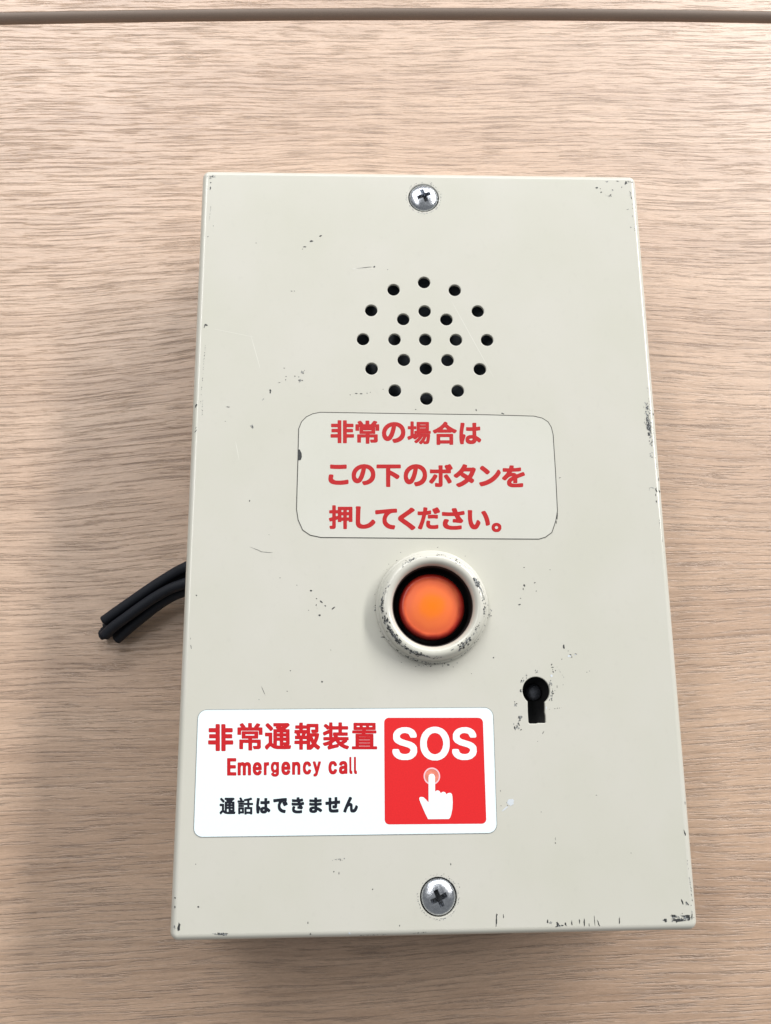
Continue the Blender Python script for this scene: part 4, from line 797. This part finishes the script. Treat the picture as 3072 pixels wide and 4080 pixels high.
     0.18, 0.29, 0, 0], [0, 30.82, -40.27, 0.34, 0.34, 0, 0], [0, 31.38, -39.96, 0.26, 0.23, 0, 0], [0, 30.05, -42.41, 0.29, 0.29, 0, 0], [0, 30.25,
     -43.54, 0.26, 0.21, 0, 0], [0, 30.96, -44.89, 0.26, 0.18, 0, 0], [0, 31.62, -43.93, 0.13, 0.57, 0, 0], [0, 33.14, -43.48, 0.18, 0.18, 0, 0], [0,
     39.41, -40.41, 0.21, 0.21, 0, 0], [0, 40.11, -40.12, 0.21, 0.18, 0, 0], [0, 27.49, -55.04, 0.13, 1.02, -35, 0], [0, 26.01, -57.1, 0.18, 0.15, 0, 0],
     [4, 35.1, -36.38, 0.86, 0.5, 5, 0], [4, 36.69, -36.04, 0.39, 0.29, 0, 0], [4, 30.34, -41.21, 0.57, 0.65, 0, 0], [4, 28.57, -49.08, 0.26, 0.77, 0, 0],
     [1, 21.9, -51.48, 0.9, 1.54, -20, 18], [1, 20.91, -53.55, 1.41, 2.81, -25, 22], [1, 30.16, -45.86, 0.78, 2.84, -8, 18], [1, 29.91, -43.1, 1.17, 1.69,
     20, 12], [1, 22.82, -42.4, 0.78, 1.55, -30, 9], [1, 22.38, -44.9, 0.52, 1.16, 0, 9], [1, 23.85, -41.15, 0.52, 1.04, 0, 5], [1, 26.56, -40.17, 0.78,
     0.78, 0, 5], [1, 20.89, -48.13, 0.51, 2.83, 8, 7], [2, 30.75, -49.28, 3.61, 0.06, 8, 8], [2, 32.66, -40.35, 0.08, 5.47, 32, 9], [0, -30.41, -19.41,
     0.54, 0.54, 0, 0], [0, -29.05, -21.44, 0.32, 0.27, 0, 0], [0, -27.81, -22.22, 0.91, 0.43, -35, 0], [0, -29.09, -23.02, 0.27, 0.54, -20, 0], [0,
     -26.75, -23.3, 0.54, 0.27, -30, 0], [0, -24.77, -23.93, 0.96, 0.38, 35, 0], [0, -28.21, -25.59, 0.53, 0.43, -20, 0], [0, -31.0, -24.37, 0.21, 0.21, 0,
     0], [0, -38.39, -16.08, 0.22, 0.24, 0, 0], [0, -34.08, -17.96, 0.19, 0.19, 0, 0], [0, -35.41, -39.37, 0.26, 0.21, 0, 0], [0, -27.52, -42.18, 0.53,
     0.47, 0, 0], [0, -36.09, -44.37, 0.42, 0.16, 0, 0], [0, -43.03, -46.34, 0.21, 0.21, 0, 0], [0, -25.36, -34.36, 0.19, 0.19, 0, 0], [0, -59.45, -20.48,
     0.32, 0.48, 30, 0], [0, -60.27, -33.35, 0.16, 1.31, 14, 0], [0, -60.49, -31.21, 0.11, 0.53, 0, 0], [0, -41.42, -4.86, 0.22, 0.16, 0, 0], [0, -28.89,
     -23.87, 0.13, 0.13, 0, 0], [0, -42.16, -9.41, 3.24, 0.11, -5, 0], [0, -44.75, -8.63, 2.97, 0.08, -22, 0], [0, -42.04, -44.14, 0.08, 2.35, 25, 0], [0,
     -33.21, 77.08, 0.83, 0.47, 0, 0], [0, -33.82, 76.36, 0.35, 0.24, 0, 0], [0, -31.31, 78.86, 1.06, 0.47, 10, 0], [0, -28.78, 80.55, 0.89, 0.41, 20, 0],
     [0, -46.83, 78.1, 0.24, 0.38, 0, 0], [0, -13.74, 71.16, 0.53, 0.47, 0, 0], [0, -60.27, 79.93, 0.35, 0.29, 30, 0], [0, -36.65, 63.57, 0.52, 0.2, 0, 0],
     [0, -35.9, 63.58, 0.23, 0.23, 0, 0], [0, -58.87, 83.28, 0.24, 0.24, 0, 0], [3, -17.14, 70.74, 5.9, 0.29, 8, 0], [0, 16.3, -68.64, 0.18, 0.42, 0, 0],
     [0, 16.31, -72.1, 0.18, 0.18, 0, 0], [0, 29.22, -79.87, 0.12, 0.71, 0, 0], [0, 29.17, -80.85, 0.21, 0.41, 0, 0], [0, 47.53, -83.39, 0.12, 0.41, 0, 0],
     [0, 61.91, -72.2, 0.18, 0.78, 0, 0], [0, 61.15, -79.05, 0.36, 1.31, 12, 0], [0, 26.09, -73.66, 0.18, 0.18, 0, 0], [0, 39.93, -69.98, 0.42, 0.15, 0,
     0], [0, 17.76, -71.4, 0.3, 0.18, 30, 0], [0, 17.88, -72.1, 0.24, 0.18, 0, 0], [0, 19.07, -71.83, 0.27, 0.24, 0, 0], [4, 18.65, -71.27, 1.48, 1.78,
     -30, 0], [4, 17.26, -72.78, 1.77, 0.41, 38, 0], [2, 61.43, -88.58, 0.18, 8.85, 4, 8], [0, -13.62, 71.2, 0.41, 0.41, 0, 0], [0, -10.0, 70.33, 0.27,
     0.27, 0, 0], [0, -20.46, 33.37, 0.28, 0.2, 0, 0], [0, -18.84, 33.74, 0.74, 0.28, 0, 0], [0, -17.5, 33.68, 0.68, 0.28, 0, 0], [0, -15.91, 33.84, 0.34,
     0.2, 0, 0], [0, -15.05, 34.08, 0.28, 0.17, 40, 0], [0, -11.57, 34.97, 0.26, 0.2, 0, 0], [0, -2.89, 29.3, 0.26, 0.17, 0, 0], [0, 13.52, 29.08, 0.26,
     0.57, 15, 0], [3, 13.26, 49.56, 0.15, 26.27, 26, 0], [3, -17.17, 70.84, 5.9, 0.24, 6, 0], [0, 21.72, 27.45, 0.9, 0.45, 0, 0], [0, 19.24, 27.44, 0.36,
     0.36, 0, 0], [0, 20.62, 28.2, 0.99, 0.27, -20, 0], [0, 13.5, 29.21, 0.27, 0.63, 0, 0], [0, -2.82, 29.26, 0.27, 0.27, 0, 0], [0, 2.83, 0.63, 0.35,
     0.35, 0, 0], [0, 33.59, 17.24, 0.27, 0.36, 0, 0], [0, 35.27, 10.28, 0.62, 0.18, 25, 0], [0, 33.99, -0.06, 0.35, 1.76, -3, 0], [0, 33.72, -1.75, 0.22,
     0.7, 0, 0], [1, 23.65, -5.34, 2.18, 2.18, 0, 16], [1, 23.89, 2.19, 1.14, 2.2, 0, 8], [1, 25.18, 4.43, 2.65, 1.32, 0, 7], [1, 28.96, 4.96, 1.32, 0.71,
     0, 4], [1, -18.35, 7.62, 2.61, 0.52, 0, 4], [0, -30.36, -97.41, 0.2, 0.57, 0, 0], [0, -8.8, -98.46, 0.25, 0.33, 0, 0], [0, 3.64, -85.18, 0.21, 0.5, 0,
     0], [0, -57.08, -84.15, 0.2, 0.33, 0, 0], [0, -24.35, -86.36, 0.33, 0.41, 0, 0], [0, -23.11, -86.69, 0.16, 0.58, 0, 0], [0, -15.09, -90.43, 0.33,
     0.25, 0, 0], [4, -20.59, -99.96, 0.49, 0.57, 0, 0], [2, -15.55, -100.54, 7.33, 0.24, 0, 22], [2, -3.92, -100.17, 3.68, 0.33, 2, 12], [1, -23.33,
     -83.56, 4.14, 0.99, 0, 10], [1, -29.76, -99.96, 0.81, 0.24, 0, 3], [0, 24.59, -13.65, 0.31, 0.25, 0, 0], [0, 31.39, -14.31, 0.25, 0.19, 0, 0], [0,
     24.44, -18.34, 0.44, 0.69, 0, 0], [0, 24.14, -19.27, 0.25, 0.63, 0, 0], [0, 27.23, -17.67, 0.44, 0.25, 30, 0], [0, 23.35, -21.66, 0.5, 0.25, 0, 0],
     [0, 27.5, -19.82, 0.25, 0.22, 0, 0], [0, 22.96, -23.29, 0.62, 0.31, 20, 0], [0, 10.07, -40.51, 0.21, 0.18, 0, 0], [0, 15.77, -36.62, 0.37, 0.43, 0,
     0], [0, 33.86, -33.91, 0.5, 0.93, 20, 0], [0, 2.25, -8.31, 0.38, 0.16, 20, 0], [0, 33.18, -37.16, 0.18, 0.25, 0, 0]]
}

box = empty("emergency_call_box")
box["label"] = "worn cream metal call box with orange button and red lettering on the wooden table"
box["category"] = "call box"

W2, L2, RB = 62.70, 101.1, 1.7
FX, FY = W2 - RB, L2 - RB
# flat face with its real openings (edges slightly rounded, as thick paint is)
BV = 0.20
holes = []
HC = (0.134, 49.433)
for k in range(12):
    a = math.pi / 2 - k * math.pi / 6
    holes.append(circle(HC[0] + 17.098 * math.cos(a), HC[1] + 17.098 * math.sin(a), 1.72 + BV, 24))
for k in range(8):
    a = math.pi / 2 - k * math.pi / 4
    holes.append(circle(HC[0] + 8.458 * math.cos(a), HC[1] + 8.458 * math.sin(a), 1.72 + BV, 24))
holes.append(circle(HC[0], HC[1], 1.72 + BV, 24))
SCREWS = ((0.53, 92.89), (0.53, -92.41))
for sx, sy in SCREWS:
    holes.append(circle(sx, sy, 4.62, 40))
BC = (0.42, -23.62)
holes.append(circle(BC[0], BC[1], 11.2, 56))
KC, KR = (26.26, -44.90), 3.45 + BV
key = []
kx0, kx1, kyb = 23.98 - BV, 28.28 + BV, -52.88 - BV
a0 = math.asin((kx1 - KC[0]) / KR)
a1 = math.asin((kx0 - KC[0]) / KR)
for i in range(33):
    a = -math.pi / 2 + a0 + (2 * math.pi - a0 + a1) * i / 32
    key.append((KC[0] + KR * math.cos(a), KC[1] + KR * math.sin(a)))
key += [(kx0 - 0.05, -50.2), (kx0, kyb + 0.5), (kx0 + 0.35, kyb + 0.03), (kx0 + 2.2, kyb), (kx0 + 2.6, kyb + 0.14),
        (kx1 - 0.3, kyb + 0.10), (kx1, kyb + 0.45), (kx1 + 0.04, -51.0), (kx1 - 0.10, -50.2), (kx1 - 0.02, -49.0)]
holes.append(key)
rect = [(-FX, -FY), (FX, -FY), (FX, FY), (-FX, FY)]
face = filled("front_plate", [rect] + holes, M_paint, box, H, 1.0, BV)

# folded rim and side walls
bm = bmesh.new()


def rrect(grow, rc, n=6):
    x, y = FX + grow, FY + grow
    out = []
    for cx, cy, s in ((x - rc, y - rc, 0), (-x + rc, y - rc, 1), (-x + rc, -y + rc, 2), (x - rc, -y + rc, 3)):
        for k in range(n + 1):
            a = math.pi / 2 * (s + k / n)
            out.append((cx + rc * math.cos(a), cy + rc * math.sin(a)))
    return out


rings = []
ARC = 10
for k in range(ARC + 1):
    a = math.pi / 2 * k / ARC
    g = RB * math.sin(a)
    rings.append([bm.verts.new((x * MM, y * MM, (H - RB + RB * math.cos(a)) * MM)) for x, y in rrect(g, 0.25 + 1.9 * math.sin(a))])
rings.append([bm.verts.new((x * MM, y * MM, 0.0)) for x, y in rrect(RB, 2.15)])
rings.append([bm.verts.new((x * MM, y * MM, 0.0)) for x, y in rrect(RB - 1.4, 0.5)])
rings.append([bm.verts.new((x * MM, y * MM, (H - 1.6) * MM)) for x, y in rrect(RB - 1.4, 0.5)])
# inner return of the fold, closes the gap under the plate edge
n = len(rings[0])
for ra, rb_ in zip(rings, rings[1:]):
    for i in range(n):
        j = (i + 1) % n
        f = bm.faces.new((ra[i], ra[j], rb_[j], rb_[i]))
        f.smooth = True
bmesh.ops.recalc_face_normals(bm, faces=bm.faces)
rim = from_bm("side_wall", bm, M_paint, box)
try:
    rim.data.set_sharp_from_angle(angle=math.radians(40))
except Exception:
    pass
bm = bmesh.new()
box_bm(bm, -W2 + 1.5, W2 - 1.5, -L2 + 1.5, L2 - 1.5, 0.4, 1.6)
from_bm("back_plate", bm, M_inner, box)

# speaker behind the holes
lathe("speaker", [(21.5, H - 2.6), (21.5, H - 3.4), (18, H - 3.6), (9, H - 8), (6, H - 8.6), (3, H - 7.6), (0, H - 7.0)],
      M_cone, box, (HC[0], HC[1], 0))

# -------- screws: domed heads with a cross recess, dirt in the gap around them
for i, (sx, sy) in enumerate(SCREWS):
    bm = bmesh.new()
    n = 56
    prof = [(0.0, 1.25), (0.8, 1.23), (1.6, 1.13), (2.4, 0.94), (3.1, 0.68), (3.6, 0.38), (3.95, 0.08), (4.12, -0.25), (4.12, -1.2)]
    rg = []
    for r, z in prof:
        rg.append([bm.verts.new((0, 0, z * MM))] if r == 0 else
                  [bm.verts.new((r * MM * math.cos(2 * math.pi * k / n), r * MM * math.sin(2 * math.pi * k / n), z * MM)) for k in range(n)])
    for a, b in zip(rg, rg[1:]):
        for k in range(n):
            j = (k + 1) % n
            f = bm.faces.new((a[0], b[k], b[j]) if len(a) == 1 else (a[k], b[k], b[j], a[j]))
            f.smooth = True
    bm.faces.new(list(reversed(rg[-1])))
    bmesh.ops.recalc_face_normals(bm, faces=bm.faces)
    head = from_bm("screw", bm, M_metal, box, (sx * MM, sy * MM, (H + 0.05) * MM))
    # cutter: tapered plus
    bc = bmesh.new()
    layers = []
    for (L, Wd, z) in ((1.15, 0.40, -1.05), (2.0, 0.55, 0.95), (2.15, 0.60, 1.9)):
        pts = [(Wd, Wd), (Wd, L), (-Wd, L), (-Wd, Wd), (-L, Wd), (-L, -Wd), (-Wd, -Wd), (-Wd, -L), (Wd, -L), (Wd, -Wd), (L, -Wd), (L, Wd)]
        layers.append([bc.verts.new((x * MM, y * MM, z * MM)) for x, y in pts])
    bc.faces.new(list(reversed(layers[0])))
    bc.faces.new(layers[-1])
    for la, lb in zip(layers, layers[1:]):
        for k in range(12):
            j = (k + 1) % 12
            bc.faces.new((la[k], la[j], lb[j], lb[k]))
    bmesh.ops.recalc_face_normals(bc, faces=bc.faces)
    cm = bpy.data.meshes.new("recess_cutter")
    bc.to_mesh(cm)
    bc.free()
    cut = bpy.data.objects.new("recess_cutter", cm)
    scene.collection.objects.link(cut)
    cut.location = head.location
    cut.rotation_euler.z = math.radians(21.5 + 1.5 * i)
    md = head.modifiers.new("recess", 'BOOLEAN')
    md.operation = 'DIFFERENCE'
    md.object = cut
    md.solver = 'EXACT'
    dg = bpy.context.evaluated_depsgraph_get()
    dg.update()
    newm = bpy.data.meshes.new_from_object(head.evaluated_get(dg))
    head.modifiers.clear()
    head.data = newm
    newm.name = "screw"
    bpy.data.objects.remove(cut)
    try:
        newm.set_sharp_from_angle(angle=math.radians(35))
    except Exception:
        pass
    head["label"] = ("cross-head screw at the top of the plate, above the speaker holes",
                     "cross-head screw at the bottom of the plate, below the white label")[i]
    lathe("screw_seat", [(4.75, -1.35), (4.2, -0.95), (0.5, -0.95), (0.0, -0.95)], M_dark, head, (0, 0, 0), 40)

# -------- button: cream guard ring, black sleeve, orange lens
RING = [(14.35, 0.0), (14.42, 0.35), (14.35, 0.85), (14.05, 1.15), (13.86, 1.20), (13.80, 1.32), (13.72, 1.9), (13.45, 2.7), (13.0, 3.4),
        (12.4, 3.85), (11.8, 3.98), (11.25, 3.85), (10.75, 3.5), (10.4, 3.0), (10.22, 2.4), (10.16, 1.4), (10.15, 0.4)]
ring = lathe("button_ring", RING, M_paint, box, (BC[0], BC[1], H), 96)
lathe("button_sleeve", [(10.17, 2.15), (10.02, 2.05), (9.95, 1.2), (9.9, -4.6), (8.8, -4.8), (7.0, -4.8), (0.0, -4.8)], M_sleeve, box,
      (BC[0], BC[1], H), 72)
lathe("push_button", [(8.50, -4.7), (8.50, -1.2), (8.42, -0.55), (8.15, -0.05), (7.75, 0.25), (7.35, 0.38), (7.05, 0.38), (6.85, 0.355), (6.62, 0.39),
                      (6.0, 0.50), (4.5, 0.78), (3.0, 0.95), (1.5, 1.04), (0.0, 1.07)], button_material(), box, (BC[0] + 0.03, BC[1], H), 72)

# -------- lock behind the keyhole
lathe("lock_barrel", [(11.0, -1.7), (11.0, -7.5), (3.0, -7.5), (2.2, -7.5), (0.0, -7.5)], M_black, box, (KC[0], KC[1] - 3.0, H), 40)
lathe("lock_pin", [(2.1, -7.4), (2.05, -6.6), (1.75, -6.1), (1.1, -5.75), (0.0, -5.6)], M_lockpin, box, (27.0, -45.45, H), 32)

# -------- labels and lettering
def lettering(line, mat, parent, z):
    loops = []
    for key_, q in DATA["text"][line]:
        ax, ay, bx, by, cx, cy = q              # bottom left, bottom right, top left
        for flat in GL[key_]:
            lp = []
            for u, v in zip(flat[0::2], flat[1::2]):
                u, v = u / 999, v / 999
                lp.append((ax + (bx - ax) * u + (cx - ax) * v, ay + (by - ay) * u + (cy - ay) * v))
            loops.append(lp)
    return filled("lettering", loops, mat, parent, z)


def offset(loop, d):
    """grow a loop outwards by d (counter-clockwise or clockwise alike)"""
    area = sum(a[0] * b[1] - a[1] * b[0] for a, b in zip(loop, loop[1:] + loop[:1]))
    sgn = 1 if area > 0 else -1
    out = []
    n_ = len(loop)
    for i in range(n_):
        p, q = Vector(loop[i - 1]), Vector(loop[(i + 1) % n_])
        t = (q - p).normalized()
        out.append((loop[i][0] + sgn * t.y * d, loop[i][1] - sgn * t.x * d))
    return out


lab1 = filled("instruction_label", [DATA["lab1"]], M_label, box, H + 0.06, 0.05)
lab1["label"] = "cream label with three lines of red Japanese text above the button"
filled("label_rim", [offset(DATA["lab1"], 0.09), offset(DATA["lab1"], -0.10)], M_border, lab1, 0.035 + 0.012).location.z = 0.05 * MM
for ln in ("a1", "a2", "a3"):
    lettering(ln, M_redink, lab1, 0.04).location.z = 0.05 * MM
filled("paint_chip", [DATA["chip1"]], M_dark, lab1, 0.06).location.z = 0.075 * MM

lab2 = filled("emergency_label", [DATA["lab2"]], M_white, box, H + 0.08, 0.07)
lab2["label"] = "white rounded label with red and black text and a red SOS panel"
filled("label_rim", [offset(DATA["lab2"], 0.10), offset(DATA["lab2"], -0.02)], M_border2, lab2, 0.05).location.z = 0.05 * MM
lettering("b", M_redink2, lab2, 0).location.z = 0.06 * MM
lettering("e", M_redink2, lab2, 0).location.z = 0.06 * MM
lettering("c", M_navy, lab2, 0).location.z = 0.06 * MM
filled("red_panel", [DATA["red"]], M_red, lab2, 0).location.z = 0.055 * MM
lettering("s", M_white, lab2, 0).location.z = 0.075 * MM
pc, pr, pi, pd = DATA["push"]
ro, ri, rd_ = abs(pr[0] - pc[0]), abs(pi[0] - pc[0]), abs(pd[0] - pc[0])
filled("push_symbol", [circle(pc[0], pc[1], ro), circle(pc[0], pc[1], ri)], M_pink, lab2, 0).location.z = 0.075 * MM
filled("push_symbol", [circle(pc[0], pc[1], ri - 0.06)], M_peach, lab2, 0).location.z = 0.065 * MM
filled("hand_symbol", [DATA["hand"]], M_white, lab2, 0).location.z = 0.09 * MM

# -------- wires leaving the left side of the box
for w in DATA["wires"]:
    tube("wire", [tuple(p) for p in w], 1.56, M_rubber, box)

# -------- wear: chipped paint, scuffs, hairline scratches lying on the plate and its fold


def surf(x, y):
    """height of the plate or its rounded fold at x, y (mm)"""
    d = max(abs(x) - FX, abs(y) - FY, 0.0)
    d = min(d, RB * 0.985)
    return H - RB + math.sqrt(RB * RB - d * d)


def fleck(bm, x, y, w, h, ang, lift, jag=0.38, n=None):
    n = n or max(6, min(16, int(6 + 5 * max(w, h))))
    ca, sa = math.cos(ang), math.sin(ang)
    ps = []
    for k in range(n):
        a = 2 * math.pi * k / n + rng.uniform(-0.2, 0.2)
        r = 1 + rng.uniform(-jag, jag)
        px, py = 0.5 * w * r * math.cos(a), 0.5 * h * r * math.sin(a)
        qx, qy = x + px * ca - py * sa, y + px * sa + py * ca
        qx = max(-W2 + 0.02, min(W2 - 0.02, qx))
        qy = max(-L2 + 0.02, min(L2 - 0.02, qy))
        ps.append(bm.verts.new((qx * MM, qy * MM, (surf(qx, qy) + lift) * MM)))
    c = bm.verts.new((x * MM, y * MM, (surf(max(-W2 + .02, min(W2 - .02, x)), max(-L2 + .02, min(L2 - .02, y))) + lift) * MM))
    for k in range(n):
        bm.faces.new((ps[k], ps[(k + 1) % n], c))


bms = {k: bmesh.new() for k in ('dark', 'smudge', 'scratch', 'bare')}
cnt = 0
for kind, x, y, w, h, ang, n in DATA["marks"]:
    a = math.radians(ang)
    cnt += 1
    lift = 0.022 + 0.0003 * (cnt % 40)
    ca, sa = math.cos(a), math.sin(a)
    if kind == 0:
        fleck(bms['dark'], x, y, max(w, 0.10), max(h, 0.10), a, lift)
    elif kind == 4:
        fleck(bms['bare'], x, y, w, h, a, lift, 0.25)
    elif kind == 3:
        fleck(bms['scratch'], x, y, max(w, 0.10), max(h, 0.10), a, 0.012, 0.05, 12)
    elif kind in (1, 2):
        for q in range(n):
            if kind == 1:
                u, v = rng.gauss(0, 0.24), rng.gauss(0, 0.24)
            else:
                u, v = rng.uniform(-0.5, 0.5), rng.uniform(-0.5, 0.5)
            px, py = u * w, v * h
            fx, fy = x + px * ca - py * sa, y + px * sa + py * ca
            s = rng.uniform(0.08, 0.22) if kind == 2 else rng.uniform(0.12, 0.42)
            el = rng.uniform(1.0, 2.6)
            fleck(bms['dark' if rng.random() < (0.55 if kind == 2 else 0.42) else 'smudge'], fx, fy, s / math.sqrt(el), s * math.sqrt(el),
                  a + rng.gauss(0, 0.5) + (math.pi / 2 if w > h else 0), lift + 0.0004 * q + 0.002, 0.5)
for key_, nm, mt in (('dark', "paint_chips", M_dark), ('smudge', "scuff_marks", M_smudge), ('scratch', "hairline_scratches", M_scratch),
                     ('bare', "bare_metal_spots", M_bare)):
    bmw = bms[key_]
    bmesh.ops.recalc_face_normals(bmw, faces=bmw.faces)
    ow = from_bm(nm, bmw, mt, face, (0, 0, -face.location.z / MM * MM))
    ow["kind"] = "stuff"

# wear on the guard ring


def ring_z(r):
    pr_ = sorted(RING)
    best = 0.0
    for (ra, za), (rb2, zb) in zip(RING, RING[1:]):
        lo, hi = min(ra, rb2), max(ra, rb2)
        if lo <= r <= hi and hi - lo > 1e-6:
            t = (r - ra) / (rb2 - ra)
            best = max(best, za + (zb - za) * t)
    return best


bmr = {'dark': bmesh.new(), 'smudge': bmesh.new()}
# (from angle, to angle, r, spread, count) - degrees anticlockwise from the right
for a0_, a1_, r0, sp, num in ((196, 232, 12.45, 0.32, 130), (232, 262, 12.6, 0.22, 60), (168, 186, 12.9, 0.16, 46), (152, 168, 12.4, 0.2, 14),
                              (104, 128, 12.7, 0.18, 34), (72, 90, 13.0, 0.16, 14), (50, 70, 12.9, 0.25, 24), (18, 34, 12.55, 0.30, 74), (2, 18, 12.9, 0.35, 26),
                              (-14, 2, 13.0, 0.25, 30), (-38, -20, 12.2, 0.22, 18), (-62, -38, 12.25, 0.32, 52), (262, 285, 12.9, 0.2, 12),
                              (200, 340, 14.2, 0.12, 60)):
    for q in range(num):
        a = math.radians(rng.gauss((a0_ + a1_) / 2, (a1_ - a0_) * 0.27))
        r = r0 + rng.gauss(0, sp)
        r = min(max(r, 10.6), 14.3)
        s, el = rng.uniform(0.14, 0.58) if num > 40 and r0 < 14 else rng.uniform(0.12, 0.36), rng.uniform(1.0, 3.4)
        tgt = bmr['dark' if rng.random() < 0.6 else 'smudge']
        nn = 7
        ps = []
        for k in range(nn):
            t = 2 * math.pi * k / nn
            jr = rng.uniform(0.6, 1.3)
            rr_ = min(max(r + 0.5 * s / math.sqrt(el) * jr * math.cos(t), 10.5), 14.38)
            aa = a + 0.5 * s * math.sqrt(el) * jr * math.sin(t) / r
            ps.append(tgt.verts.new((rr_ * math.cos(aa) * MM, rr_ * math.sin(aa) * MM, (ring_z(rr_) + 0.035 + 0.0004 * (q % 30)) * MM)))
        tgt.faces.new(ps)
for key_, nm, mt in (('dark', "paint_chips", M_dark), ('smudge', "scuff_marks", M_smudge)):
    bmesh.ops.recalc_face_normals(bmr[key_], faces=bmr[key_].faces)
    ow = from_bm(nm, bmr[key_], mt, ring)
    ow["kind"] = "stuff"
# grime rings round the screws
for head, (sx, sy) in zip([o for o in box.children if o.name.startswith("screw")], SCREWS):
    bmg = bmesh.new()
    for q in range(70):
        a = rng.uniform(0, 2 * math.pi)
        r = 4.78 + abs(rng.gauss(0, 0.22)) * (1.5 if math.sin(a) > 0.2 else 0.8)
        fleck(bmg, sx + r * math.cos(a), sy + r * math.sin(a), rng.uniform(0.08, 0.24), rng.uniform(0.12, 0.4), a, 0.02 + 0.0003 * (q % 40), 0.4, 6)
    bmesh.ops.recalc_face_normals(bmg, faces=bmg.faces)
    og = from_bm("grime", bmg, M_smudge, face, (0, 0, -face.location.z))
    og["kind"] = "stuff"
